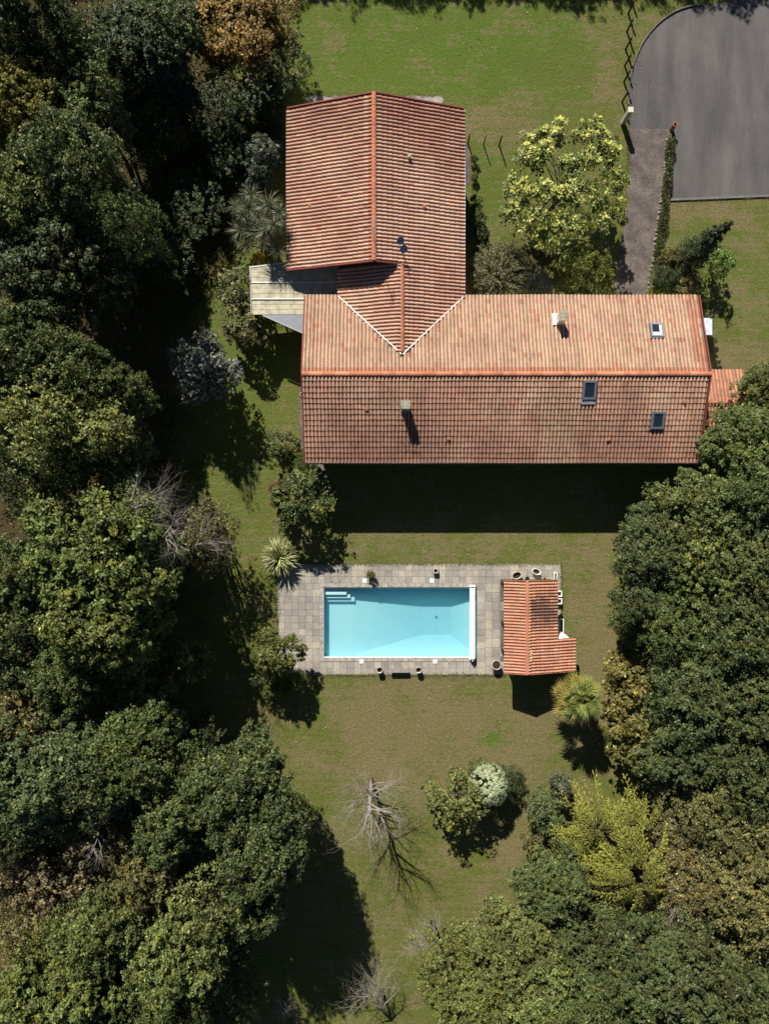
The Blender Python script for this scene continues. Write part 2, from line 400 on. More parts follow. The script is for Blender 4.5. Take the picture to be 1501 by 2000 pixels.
# old concrete path down to the house
path = [(1228, 252), (1305, 252), (1297, 340), (1285, 440), (1272, 520), (1262, 600), (1190, 600), (1206, 520), (1218, 440), (1226, 340)]
poly_sheet('garden_path', list(reversed(path)), M_PATH, 0.020, label='worn brown concrete path from the yard to the house')
poly_sheet('rear_walk', list(reversed([(600, 187), (862, 187), (866, 196), (862, 206), (600, 206)])), simple('pale_concrete', (0.30, 0.27, 0.24), 0.9, 0.2, 0.3, 4), 0.03, label='pale concrete strip behind the house')
poly_sheet('side_walk', list(reversed([(583, 735), (612, 735), (612, 905), (638, 905), (642, 937), (600, 937), (586, 860)])), M_PATH, 0.03, label='grey paved strip at the west side of the house')
poly_sheet('east_pad', list(reversed([(880, 283), (913, 281), (919, 300), (920, 352), (911, 364), (880, 366)])), M_PATH, 0.025, label='small concrete pad beside the north wing')
b = MB(); c = P(854, 197); b.lathe([(0.36, 0.0), (0.36, 0.05), (0.31, 0.07), (0.0, 0.07)], 24, c.x, c.y)
tag(b.build('well_cover', simple('cover_concrete', (0.33, 0.30, 0.27), 0.9)), 'round concrete cover set in the pale strip behind the house', 'cover')

# ------------------------------------------------------------------ tiled roofs
SLOPE = 0.327
TV = np.array([0, .07, .17, .32, .46, .57, .66, .84, 1.0]); TZ = np.array([.006, .040, .069, .080, .069, .040, .002, -.010, .006])
PAN = np.repeat(np.array([.80, 1.05, 1.1, 1.05, .95, .70, .42, .48]), 2)[:, None]  # tint across the tile: pan dirt plus groove shade painted into the colour
def tile_quads(wd, gauge, thick=0.058):
    """one roll tile in local coords (x across, y up slope, z normal), returns (16,4,3)"""
    n = len(TV); q = []
    L = gauge + 0.03
    for i in range(n - 1):
        x0, x1 = TV[i] * wd, TV[i + 1] * wd; a, c = TZ[i] * wd / .25, TZ[i + 1] * wd / .25
        q.append([(x0, 0, a + thick), (x1, 0, c + thick), (x1, L, c), (x0, L, a)])
        q.append([(x0, 0, a - .002), (x1, 0, c - .002), (x1, 0, c + thick), (x0, 0, a + thick)])
    return np.array(q)
def inside(poly, x, y):
    r = False; n = len(poly)
    for i in range(n):
        x1, y1 = poly[i]; x2, y2 = poly[(i + 1) % n]
        if (y1 > y) != (y2 > y) and x < (x2 - x1) * (y - y1) / (y2 - y1) + x1: r = not r
    return r
def lowfreq(x, y, s=1.0, ph=0.0):
    return (math.sin(x * .9 * s + 1.3 + ph) * math.cos(y * 1.1 * s - .6 + ph) + .6 * math.sin(x * 2.3 * s + y * 1.7 * s + ph) + .4 * math.cos(x * 4.1 * s - y * 3.3 * s + 2 * ph)) / 2
def lay_tiles(O, udir, sdir, U, S, poly, wd, gauge, colf, jit=0.004, rng=None):
    """O eave origin; udir along eave, sdir horizontal up-slope dir; U,S lengths (plan). poly: plan (x,y) region or None.
    returns list of (origin, M3, colour, row-from-top)"""
    rng = rng or random.Random(3)
    u = Vector(udir); s = Vector((sdir[0], sdir[1], SLOPE)).normalized(); n = u.cross(s)
    if n.z < 0: n = -n
    k = math.hypot(sdir[0], sdir[1]) * math.sqrt(1 + SLOPE ** 2)
    nu = int(U / wd + .5); ns = int(S * math.sqrt(1 + SLOPE ** 2) / gauge)
    off = S * math.sqrt(1 + SLOPE ** 2) - ns * gauge
    out = []
    for j in range(ns + 1):
        for i in range(nu):
            o = Vector(O) + u * (i * wd) + s * (j * gauge - 0.04)
            m = o + u * wd / 2 + s * gauge / 2
            if poly is not None and not inside(poly, m.x, m.y): continue
            if j == ns and off < gauge * .35: continue
            o2 = o + n * (rng.uniform(-jit, jit) * 1.4 + .010 * math.sin(i * .11 + j * .5)) + u * (rng.uniform(-.006, .006) + .008 * math.sin(j * .9 + i * .05)) + s * (rng.uniform(-.010, .010) + .014 * math.sin(i * .17 + j * 1.3))
            rot = Matrix((u, s, n)).transposed()
            out.append((o2, rot, colf(m.x, m.y, ns - j, i, rng), ns - j))
    return out
def tiles_to_mesh(tl, wd, gauge, name, mat):
    PF = {}
    T = tile_quads(wd, gauge); nq = len(T)
    V = np.zeros((len(tl) * nq, 4, 3)); C = np.zeros((len(tl) * nq, 3))
    for k, (o, r, c, j) in enumerate(tl):
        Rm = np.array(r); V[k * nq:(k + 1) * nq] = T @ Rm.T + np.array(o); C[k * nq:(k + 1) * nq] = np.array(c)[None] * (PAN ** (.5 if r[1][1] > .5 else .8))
    return quads_mesh(name, V, C, mat)
FRESH = (0.48, 0.180, 0.100); PEACH = (0.62, 0.425, 0.29); PINK = (0.53, 0.285, 0.20); BROWN = (0.27, 0.135, 0.095)
def lerp(a, b, t): return tuple(x + (y - x) * t for x, y in zip(a, b))
def jitc(c, r, v=.14):
    f = 1 + r.uniform(-v, v); return tuple(max(0.01, x * f * (1 + r.uniform(-.04, .04))) for x in c)
def col_main_n(x, y, row, i, r):
    c = lerp(PEACH, (0.60, 0.37, 0.25), max(0, min(1, .45 + .4 * lowfreq(x, y, .8))))
    streak = lowfreq(i * 1.37, 0, 2.3)
    if row > 1: c = lerp(c, (0.38, 0.25, 0.17), max(0, min(.5, streak * .5 + r.uniform(-.15, .3) )))
    if row <= 1: c = lerp(FRESH, c, .25 if row else .05)
    if r.random() < .035 and row > 0: c = lerp(FRESH, c, .4)
    if x > 20.6 and r.random() < .75: c = lerp(FRESH, c, .3)
    if row > 6 and r.random() < .10 : c = lerp(c, FRESH, .3)
    return jitc(c, r, .09)
def col_main_s(x, y, row, i, r):
    c = lerp(PINK, (0.58, 0.39, 0.27), max(0, min(1, .40 + .5 * lowfreq(x, y, .7, 1))))
    c = lerp(c, BROWN, max(0, min(.75, row / 22 + .35 * lowfreq(x, y * .4, .55, 3))))
    if 10.5 < x < 13.2: c = lerp(c, (0.52, 0.38, 0.24), .35)
    if row <= 0: c = FRESH
    if r.random() < .03: c = lerp(c, FRESH, .5)
    return jitc(c, r, .11)
def col_wing(x, y, row, i, r):
    c = lerp((0.66, 0.44, 0.32), PINK, max(0, min(1, .40 + .55 * lowfreq(x, y, .5, 2))))
    if y > 23: c = lerp(c, (0.33, 0.13, 0.085), min(.7, (y - 23) * .16 * (0.6 + r.random() * .6)))
    if row <= 0: c = lerp(FRESH, c, .25)
    if r.random() < .04: c = lerp(c, FRESH, .45)
    return jitc(c, r, .10)
def col_new(x, y, row, i, r):
    c = lerp(FRESH, (0.62, 0.31, 0.20), .5 + .5 * r.random())
    if r.random() < .06: c = lerp(c, PEACH, .5)
    return jitc(c, r, .08)
def col_pool(x, y, row, i, r):
    c = col_new(x, y, row, i, r)
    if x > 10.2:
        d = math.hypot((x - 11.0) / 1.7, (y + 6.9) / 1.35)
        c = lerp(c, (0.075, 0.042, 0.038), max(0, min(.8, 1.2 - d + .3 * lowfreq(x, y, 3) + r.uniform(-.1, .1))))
    return c

EX0, EX1 = -5.41, 21.45; YS, YR, YN = 3.43, 9.10, 14.79; ZE = 4.1; ZR = ZE + SLOPE * (YR - YS)
WXR, WZR = 1.18, 5.49; WXE = 5.42; WXW = -3.14; UXR = -0.69; UZR = WZR + SLOPE * (WXR - UXR); UXW = -6.63; UYS, UYN = 16.56, 27.55
UZW = UZR - SLOPE * (UXR - UXW)
VY = YN - (WZR - ZE) / SLOPE                                # valley apex
PL_S = (ZE - SLOPE * YS, 0, SLOPE); PL_N = (ZE + SLOPE * YN, 0, -SLOPE)
PL_E = (WZR + SLOPE * WXR, -SLOPE, 0); PL_WU = (UZR - SLOPE * UXR, SLOPE, 0); PL_WL = (WZR - SLOPE * WXR, SLOPE, 0)

house = empty('tiled_house', (0, 0, 0), 'long L-shaped house with terracotta tiled roofs north of the swimming pool', 'house')
def half_solid(b, poly, pl, t=0.10, drop=0.03):
    zf = lambda x, y: pl[0] + pl[1] * x + pl[2] * y - drop
    b.prism(poly, lambda x, y: zf(x, y) - t, zf)
deck = MB()
half_solid(deck, [(EX0, YS), (EX1, YS), (EX1, YR), (EX0, YR)], PL_S)
half_solid(deck, [(EX0, YR), (EX1, YR), (EX1, YN), (EX0, YN)], PL_N)
roof = deck.build('roof', M_DECK, house)
deck2 = MB()
half_solid(deck2, [(WXR, VY + .2), (WXE, YN + .2), (WXE, UYN), (UXR, UYN), (UXR, UYS), (WXR, UYS)], PL_E)
half_solid(deck2, [(UXW, UYS), (UXR, UYS), (UXR, UYN), (UXW, UYN)], PL_WU)
half_solid(deck2, [(WXW, YN + .2), (WXR, VY + .2), (WXR, UYS + 0.3), (WXW, UYS + 0.3)], PL_WL)
roof2 = deck2.build('roof', M_DECK, house)

TW, TG = 0.248, 0.372
rng = random.Random(11)
all_tiles = []
tS = lay_tiles((EX0, YS, ZE), (1, 0, 0), (0, 1), EX1 - EX0, YR - YS, None, TW, TG, col_main_s, rng=rng)
polyN = [(EX0 - 1, YN + 1), (WXW - .35, YN + 1), (WXW - .1, YN - .0), (WXR, VY - .28), (WXE + .1, YN), (WXE + .3, YN + 1), (EX1 + 1, YN + 1), (EX1 + 1, YR - .3), (EX0 - 1, YR - .3)]
tN = lay_tiles((EX0, YN, ZE), (1, 0, 0), (0, -1), EX1 - EX0, YN - YR, polyN, TW, TG, col_main_n, rng=rng)
polyE = [(WXR - .3, VY - .3), (WXE + .3, YN - .0), (WXE + .3, UYN + 1), (UXR - .3, UYN + 1), (UXR - .3, UYS), (WXR - .3, UYS)]
nE = int((UYN - VY) / TW) * TW
tE = lay_tiles((WXE, UYN - nE - .02, ZE), (0, 1, 0), (-1, 0), nE + .02, WXE - UXR, polyE, TW, TG, col_wing, rng=rng)
tWU = lay_tiles((UXW, UYS, UZW), (0, 1, 0), (1, 0), UYN - UYS, UXR - UXW, None, TW, TG, col_wing, rng=rng)
polyWL = [(WXW - .3, YN), (WXR + .3, VY - .3), (WXR + .3, UYS + .2), (WXW - .3, UYS + .2)]
nWL = int((UYS - VY) / TW) * TW
tWL = lay_tiles((WXW, UYS - nWL + .1, WZR - SLOPE * (WXR - WXW)), (0, 1, 0), (1, 0), nWL, WXR - WXW, polyWL, TW, TG, col_wing, rng=rng)
# the 300 tiles that show largest (highest, next to the ridges) stand alone; the rest are one mesh per roof
def split(tl, maxrow): return [t for t in tl if t[3] <= maxrow], [t for t in tl if t[3] > maxrow]
indS, restS = split(tS, 1); indU, restU = split(tWU, 1)
indS = indS[:]; extra = indS[212:]; indS = indS[:212]; restS += extra
indU = indU; extraU = indU[88:]; indU = indU[:88]; restU += extraU
def unit_tile_mesh(c, k):
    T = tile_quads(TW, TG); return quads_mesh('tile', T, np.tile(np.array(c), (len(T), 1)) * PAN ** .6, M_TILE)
variants = {}
def place_tiles(lst, parent, key):
    r = random.Random(7)
    rows = {}
    for t in lst: rows.setdefault(min(t[3], 3), []).append(t)
    for row, ts in rows.items():
        vs = [unit_tile_mesh(ts[r.randrange(len(ts))][2], k) for k in range(9)]
        for t in ts:
            o = link('tile', r.choice(vs), parent); m = t[1].to_4x4(); m.translation = t[0]; o.matrix_local = m
place_tiles(indS, roof, 's'); place_tiles(indU, roof2, 'w')
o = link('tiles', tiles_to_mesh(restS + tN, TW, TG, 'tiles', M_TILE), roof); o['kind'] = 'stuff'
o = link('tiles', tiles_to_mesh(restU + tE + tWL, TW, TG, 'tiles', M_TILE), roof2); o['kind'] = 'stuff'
# ridge caps
def cap_mesh(L, r0, r1, c):
    b = MB(); n = 8
    V = []
    for (y, r) in ((0, r1), (L, r0)):
        for i in range(n + 1):
            a = math.pi * i / n; V.append((r * math.cos(a) * 1.15, y, r * math.sin(a) * .9))
    b.add(V, [(i, i + 1, n + 2 + i, n + 1 + i) for i in range(n)] + [tuple(range(n + 1))[::-1]], c)
    return b.mesh('ridge_tile', M_TILE, False)
def ridge(a, b_, parent, L=0.42, cols=(FRESH,), rad=.125, seed=1):
    r = random.Random(seed); a = Vector(a); b_ = Vector(b_); d = b_ - a; n = max(1, round(d.length / L)); step = d.length / n
    vs = [cap_mesh(step + .05, rad * .88, rad, jitc(r.choice(cols), r, .14)) for _ in range(8)]
    ang = math.atan2(d.y, d.x) - math.pi / 2
    for i in range(n):
        o = link('ridge_tile', r.choice(vs), parent, a + d * (i / n) + Vector((0, 0, r.uniform(-.004, .008))), (0.012 + math.atan2(d.z, math.hypot(d.x, d.y)), 0, ang + r.uniform(-.02, .02)))
PE = (0.55, 0.25, 0.15)
ridge((EX0 - .02, YR, ZR + .02), (EX1 + .02, YR, ZR + .02), roof, .44, (FRESH, (0.56, 0.24, 0.14)), .15, 2)
ridge((UXR, UYS - .02, UZR + .02), (UXR, UYN + .02, UZR + .02), roof2, .42, (FRESH, (0.40, 0.15, 0.09)), .15, 3)
ridge((WXR, VY + .15, WZR + .02), (WXR, UYS - .05, WZR + .02), roof2, .42, (FRESH, (0.40, 0.15, 0.09)), .15, 4)
# verge boards, gutters, valley mortar
def bar(bm, a, b_, w_, h, c=None):
    a = Vector(a); b_ = Vector(b_); d = (b_ - a); L = d.length; d.normalize()
    s = d.cross(Vector((0, 0, 1))).normalized(); n = s.cross(d)
    M = Matrix((s, d, n)).transposed().to_4x4(); M.translation = a
    bm.box((-w_ / 2, 0, -h / 2), (w_ / 2, L, h / 2), c, M)
def verge(pts, parent, wd=.08, hh=.15, mat=M_VERGE):
    for a, b_ in zip(pts[:-1], pts[1:]):
        bm = MB(); bar(bm, a, b_, wd, hh); bm.build('verge', mat, parent)
dz = .03
verge([(EX0 - .05, YS, ZE + dz), (EX0 - .05, YR, ZR + dz)], roof); verge([(EX0 - .052, YR, ZR + dz), (EX0 - .052, YN, ZE + dz)], roof)
verge([(EX1 + .05, YS, ZE + dz), (EX1 + .05, YR, ZR + dz)], roof); verge([(EX1 + .052, YR, ZR + dz), (EX1 + .052, YN, ZE + dz)], roof)
for yy in (UYS - .05, UYN + .05):
    verge([(UXW, yy, UZW + dz), (UXR, yy, UZR + dz)], roof2)
    e = (WXE, ZE) if yy > 20 else (WXR - .1, WZR + .035)
    verge([(UXR, yy + .002, UZR + dz), (e[0], yy + .002, e[1] + dz)], roof2)
def gutter(a, b_, parent, mat, r=.065):
    bm = MB(); bm.tube([a, b_], r, 8); bm.build('gutter', mat, parent)
gutter((EX0, YS - .09, ZE - .01), (EX1, YS - .09, ZE - .01), roof, M_DARK, .075)
gutter((EX0, YN + .06, ZE - .07), (WXW - .1, YN + .06, ZE - .07), roof, M_DARK); gutter((WXE + .15, YN + .06, ZE - .07), (EX1, YN + .06, ZE - .07), roof, M_DARK)
gutter((WXE + .07, YN + .1, ZE - .01), (WXE + .07, UYN, ZE - .01), roof2, M_WHITE_SMOOTH, .045)
gutter((UXW - .06, UYS, UZW - .05), (UXW - .06, UYN, UZW - .05), roof2, M_DARK, .045)
gutter((WXW - .06, YN, ZE - .05), (WXW - .06, UYS, ZE - .05), roof2, M_DARK, .045)
def valley(a, b_):
    bm = MB(); a = Vector(a); b_ = Vector(b_); n = 60; r = random.Random(4)
    prev = None
    for i in range(n + 1):
        p = a.lerp(b_, i / n); p = p + Vector((r.uniform(-.015, .015), r.uniform(-.02, .02), 0)); 
        if prev is not None: bar(bm, prev, p, .07 + r.uniform(-.015, .015), .13)
        prev = p
    bm.build('valley_mortar', M_WHITE, roof2)
valley((WXW - .03, YN - .02, ZE + .05), (WXR - .02, VY - .06, WZR + .06)); valley((WXE + .03, YN - .02, ZE + .05), (WXR + .02, VY - .06, WZR + .06))

# walls, doors, windows of the house
def wall_box(x0, x1, y0, y1, z1, parent, mat=M_RENDER):
    b = MB(); b.box((x0, y0, -.05), (x1, y1, z1)); return b.build('wall', mat, parent)
wl = MB()
def gable_body(b, x0, x1, y0, y1, axis, zr, zl, mid):
    if axis == 'x':                                         # ridge along x
        V = [(x0, y0, -.05), (x1, y0, -.05), (x1, y1, -.05), (x0, y1, -.05), (x0, y0, zl), (x1, y0, zl), (x1, y1, zl), (x0, y1, zl), (x0, mid, zr), (x1, mid, zr)]
        F_ = [(0, 1, 5, 4), (2, 3, 7, 6), (1, 2, 6, 9, 5), (3, 0, 4, 8, 7), (4, 5, 9, 8), (6, 7, 8, 9)]
    else:
        V = [(x0, y0, -.05), (x1, y0, -.05), (x1, y1, -.05), (x0, y1, -.05), (x0, y0, zl[0]), (x1, y0, zl[1]), (x1, y1, zl[1]), (x0, y1, zl[0]), (mid, y0, zr), (mid, y1, zr)]
        F_ = [(0, 1, 5, 8, 4), (2, 3, 7, 9, 6), (1, 2, 6, 5), (3, 0, 4, 7), (4, 8, 9, 7), (8, 5, 6, 9)]
    b.add(V, F_)
ov = .55
gable_body(wl, EX0 + ov, EX1 - ov, YS + ov + .5, YN - ov, 'x', ZR - .16, ZE + SLOPE * ov - .16, YR)
wl.build('wall', M_RENDER, house)
wl = MB(); gable_body(wl, UXW + ov, WXE - ov, UYS + ov, UYN - ov, 'y', UZR - .16, (UZW + SLOPE * ov - .16, ZE + SLOPE * ov - .16), UXR); wl.build('wall', M_RENDER, house)
wl = MB(); gable_body(wl, WXW + ov, WXE - ov, YN - 1.5, UYS + 1, 'y', WZR - .18, (ZE + SLOPE * ov - .18, ZE + SLOPE * ov - .18), WXR); wl.build('wall', M_RENDER, house)
def opening(cx, cy, wdt, z0, z1, face, name):
    """face: outward normal 's','n','e','w'"""
    ang = {'s': 0, 'e': math.pi / 2, 'n': math.pi, 'w': -math.pi / 2}[face]
    M = Matrix.Rotation(ang, 4, 'Z'); M.translation = (cx, cy, 0)
    fr = MB(); t = .07
    fr.box((-wdt / 2, -.06, z0), (-wdt / 2 + t, .02, z1), None, M); fr.box((wdt / 2 - t, -.06, z0), (wdt / 2, .02, z1), None, M)
    fr.box((-wdt / 2 + t, -.06, z1 - t), (wdt / 2 - t, .02, z1), None, M); fr.box((-wdt / 2 + t, -.06, z0), (wdt / 2 - t, .02, z0 + t), None, M)
    if name == 'window': fr.box((-.03, -.05, z0 + t), (.03, .02, z1 - t), None, M)
    f = fr.build(name, M_WHITE, house)
    g = MB(); g.box((-wdt / 2 + t, -.03, z0 + t), (wdt / 2 - t, .015, z1 - t), None, M); g.build('pane' if name == 'window' else 'door_leaf', M_GLASS if name == 'window' else M_DOOR, f)
ys = YS + ov + .5
for cx in (-3, 2.2, 8.0, 13.5, 18.6): opening(cx, ys, 1.5, .9, 2.2, 's', 'window')
for cx in (-.4, 5.2, 16): opening(cx, ys, 1.0, .05, 2.2, 's', 'door')
for cx in (7.5, 12): opening(cx, YN - ov, 1.2, 1.0, 2.2, 'n', 'window')
opening(18.6, YN - ov, 1.0, .05, 2.2, 'n', 'door')
for cy in (6.5, 11.5): opening(EX1 - ov, cy, 1.2, 1.0, 2.2, 'e', 'window')
for cy in (18, 25): opening(WXE - ov, cy, 1.2, 1.0, 2.2, 'e', 'window')
opening(WXE - ov, 24.0 - 1.9, 1.0, .05, 2.2, 'e', 'door')
for cx in (-4, 1.5): opening(cx, UYN - ov, 1.2, 1.0, 2.2, 'n', 'window')

# roof windows
def frame_on(pl, px, py, along):                               # matrix on a slope: x along eave, y up slope
    p = on_plane(px, py, pl); n = Vector((-pl[1], -pl[2], 1)).normalized(); u = Vector(along); s = n.cross(u)
    M = Matrix((u, s, n)).transposed().to_4x4(); M.translation = p; return M
def roof_window(pl, px, py, wpx, hpx, up, apron_mat, pane_white=False):
    M = frame_on(pl, px, py, (1, 0, 0)); s = PXM / (1 - 5 / CAMZ); W, H = wpx / s / 2, hpx / s / 2 * 1.05
    e = link('roof_window', None, house); e.empty_display_size = .2
    f = MB(); t = .13
    for bx in (((-W, -H, -.05), (-W + t, H, .24)), ((W - t, -H, -.05), (W, H, .24)), ((-W + t, -H, -.05), (W - t, -H + t, .23)), ((-W + t, H - t, -.05), (W - t, H, .23))):
        f.box(bx[0], bx[1], None, M)
    f.build('frame', M_GREYM, e)
    g = MB(); g.box((-W + t, -H + t, 0), (W - t, H - t, .185), None, M); g.build('pane', M_GLASS, e)
    if pane_white:
        q = MB(); q.box((-W + t, -H + t, .188), (W - t, -H + t + .22, .205), None, M); q.box((W - t - .12, -H + t + .22, .188), (W - t, H - t, .205), None, M); q.build('blind', M_WHITE_SMOOTH, e)
    lo = -1 if True else 1
    a = MB(); a.box((-W - .04, -H - apron_mat[1], .03), (W + .04, -H - .003, .165), None, M); a.build('flashing', apron_mat[0], e)
roof_window(PL_N, 1280, 647, 25, 29, 'n', (M_ZINC, .06), True)
roof_window(PL_S, 1149, 761, 26, 34, 's', (M_ZINC, .34))
roof_window(PL_S, 1282, 820, 25, 32, 's', (M_ZINC, .05))

# chimneys
def chimney(pl, px, py, wx, wy, h, stack_mat, flash):
    p = on_plane(px, py, pl); e = link('chimney', None, house, p)
    b = MB(); b.box((-wx / 2, -wy / 2, -.5), (wx / 2, wy / 2, h - .25)); b.build('stack', stack_mat, e)
    for k, (sx_, sy_) in enumerate(((-1, -1), (1, -1), (1, 1), (-1, 1))):
        q = MB(); q.box((sx_ * (wx / 2 - .07) - .06, sy_ * (wy / 2 - .07) - .06, h - .25), (sx_ * (wx / 2 - .07) + .06, sy_ * (wy / 2 - .07) + .06, h - .10)); q.build('cap_pier', M_CHIM, e)
    c = MB(); c.box((-wx / 2 - .04, -wy / 2 - .04, h - .10), (wx / 2 + .04, wy / 2 + .04, h)); cp = c.build('cap', M_CHIM, e)
    hl = MB()
    for sx_ in (-1, 1):
        for yy in (-.15, .12): hl.box((sx_ * wx * .36 - .035, yy - .03, h), (sx_ * wx * .36 + .035, yy + .03, h + .004))
    hl.build('cap_hole', M_DARK, cp)
    fl = MB(); n = Vector((-pl[1], -pl[2], 1)).normalized(); u = Vector((1, 0, 0)); s = n.cross(u); M = Matrix((u, s, n)).transposed().to_4x4()
    fl.box((-wx / 2 - flash[0], -wy / 2 - flash[1], -.02), (wx / 2 + .1, wy / 2 + .15, .165), None, M); fl.build('flashing', flash[2], e)
    return p
p1 = chimney(PL_N, 1090, 626, .42, .62, 1.35, M_WHITE, (.22, .12, M_WHITE))
p2 = chimney(PL_S, 791, 795, .50, .45, 1.15, M_CHIM, (.10, .10, M_CHIM))
# small clay vents
for pl, px, py, cm, h in ((PL_E, 799, 309, M_CHIM, .38), (PL_E, 828, 405, M_TERRA, .22), (PL_WU, 662, 388, M_TERRA, .12), (PL_WU, 605, 402, M_TERRA, .12), (PL_S, 716, 799, M_TERRA, .18), (PL_S, 875, 857, M_TERRA, .16), (PL_S, 1187, 858, M_TERRA, .16), (PL_S, 1335, 785, M_TERRA, .14)):
    p = on_plane(px, py, pl); b = MB(); b.lathe([(.10, -.1), (.09, h * .7), (.13, h * .75), (.13, h * .9), (.05, h), (.0, h)], 12); b.build('roof_vent', cm, house, loc=p)
# aerials and dishes
def aerial(p, h, n, ang, name='tv_aerial', label=''):
    e = empty(name, p, label, 'aerial')
    b = MB(); b.tube([(0, 0, -.2), (0, 0, h)], .022, 6); b.build('mast', M_GREYM, e)
    M = Matrix.Rotation(ang, 4, 'Z'); bm = MB(); a = M @ Vector((-.5, 0, h - .05)); c_ = M @ Vector((.6, 0, h - .05)); bm.tube([a, c_], .013, 5)
    for i in range(n):
        x = -.5 + 1.1 * i / (n - 1); L = .25 - .1 * i / n; bm.tube([M @ Vector((x, -L, h - .05)), M @ Vector((x, L, h - .05))], .009, 4)
    bm.build('rod_array', M_GREYM, e)
aerial(Vector((UXR, P(0, 470, UZR).y, UZR + .1)), 2.4, 9, 1.45, label='thin television aerial standing on the ridge of the north wing')
aerial(p2 + Vector((-.32, -.1, .1)), 1.5, 7, 3.0, label='television aerial strapped to the chimney above the pool side')
pd = on_plane(780, 478, PL_E)
for k, (dx, dy, hh, rr) in enumerate(((0.0, .0, .95, .25), (.22, -.42, .62, .27))):
    e = empty('satellite_dish', pd + Vector((dx, dy, 0)), ('upper' if k == 0 else 'lower') + ' of two blue-grey satellite dishes on the east slope of the north wing', 'satellite dish')
    b = MB(); b.tube([(0, 0, -.1), (0, 0, hh), (0.02, -.08, hh + .06)], .025, 6); b.build('mast', M_DARK, e)
    d = MB(); d.lathe([(.0, .0), (rr * .5, .02), (rr, .09), (rr, .10), (rr * .5, .032), (0, .012)], 18)
    d.build('dish', M_DISH, e, True, (0.02, -.08, hh + .08), (R_(35), R_(12), 0))
    d = MB(); d.tube([(0, -.05, hh + .06), (.05, -.32, hh + .30)], .012, 5); d.box((.02, -.36, hh + .28), (.08, -.28, hh + .34)); d.build('feed_arm', M_DARK, e)

# carport lean-to of cream panels in the west corner
ZC = 3.35
cp = empty('lean_to_roof', P(560, 580), 'cream panelled lean-to roof in the inner corner west of the house', 'lean-to')
cp.location = (0, 0, 0)
def pp(px, py): q = P(px, py, ZC); return (q.x, q.y)
panels = [[(488, 521), (661, 500), (661, 551), (489, 551)], [(489, 551), (661, 551), (661, 583), (490, 583)], [(490, 583), (599, 583), (599, 614), (491, 614)], [(512, 614), (599, 614), (599, 653)]]
for k, pn in enumerate(panels):
    b = MB(); z = ZC - .02 * k
    b.prism([pp(*q) for q in reversed(pn)], z - .05, z)
    pnl = b.build('roof_panel', M_CREAM if k < 3 else M_GREYM, cp)
    a_, b__ = P(pn[0][0], pn[0][1], ZC), P(pn[1][0], pn[1][1], ZC)
    if k < 3:
        r = MB(); bar(r, (a_.x, a_.y - .03, ZC + .005), (b__.x, (a_.y if k else b__.y) - .03, ZC + .005), .07, .06); r.build('seam', M_WHITE, cp)
        for j in range(1, 3):                                  # low stiffening ribs
            t_ = j / 3; y0_ = pn[0][1] + (pn[3][1] - pn[0][1]) * t_ if k != 1 else 551 + 32 * t_
            a2, b2 = P(pn[0][0] + 3, y0_, ZC), P(pn[1][0] - 3, y0_, ZC)
            r = MB(); bar(r, (a2.x, a2.y, z + .006), (b2.x, b2.y, z + .006), .035, .016); r.build('rib', M_CREAM, cp)
r = MB(); bar(r, (*pp(513, 616), ZC), (*pp(600, 655), ZC), .06, .12); r.build('edge_trim', M_ZINC, cp)
r = MB(); bar(r, (*pp(488, 520), ZC - .01), (*pp(491, 616), ZC - .01), .05, .12); r.build('edge_trim', M_ZINC, cp)
for px, py in ((494, 526), (496, 610), (545, 612)):
    q = P(px, py, ZC); b = MB(); b.box((q.x - .05, q.y - .05, -.02), (q.x + .05, q.y + .05, ZC - .06)); b.build('post', M_DARK, cp)

# annex east of the house
ann = empty('annex', (0, 0, 0), 'small annex with a fresh orange tiled roof at the east end of the house', 'annex')
AZR = 3.45; q = P(1400, 786, AZR); AYR = q.y; AX0 = EX1 - .5; AX1 = P(1462, 786, AZR).x; AYN = P(0, 722, 2.95).y; AYS = P(0, 832, 2.95).y
AZN = AZR - SLOPE * (AYN - AYR); AZS = AZR - SLOPE * (AYR - AYS)
d = MB(); half_solid(d, [(AX0, AYR), (AX1, AYR), (AX1, AYN), (AX0, AYN)], (AZR + SLOPE * AYR, 0, -SLOPE)); half_solid(d, [(AX0, AYS), (AX1, AYS), (AX1, AYR), (AX0, AYR)], (AZR - SLOPE * AYR, 0, SLOPE))
aroof = d.build('roof', M_DECK, ann)
ta = lay_tiles((AX0, AYN, AZN), (1, 0, 0), (0, -1), AX1 - AX0, AYN - AYR, None, TW, TG, col_new, rng=rng) + lay_tiles((AX0, AYS, AZS), (1, 0, 0), (0, 1), AX1 - AX0, AYR - AYS, None, TW, TG, lambda x, y, r_, i, r: lerp(col_new(x, y, r_, i, r), BROWN, .35), rng=rng)
place_tiles(ta, aroof, 'a')
ridge((AX0, AYR, AZR + .02), (AX1, AYR, AZR + .02), aroof, .42, (FRESH, (0.56, 0.24, 0.14)), .13, 6)
w_ = MB(); gable_body(w_, AX0 + .1, AX1 - .3, AYS + .3, AYN - .3, 'x', AZR - .2, AZN + .3 * SLOPE - .2, AYR); w_.build('wall', M_RENDER, ann)
w_ = MB(); w_.box((AX1 - 1.6, AYS + .26, .1), (AX1 - .8, AYS + .32, 2.1)); w_.build('door', M_DOOR, ann)
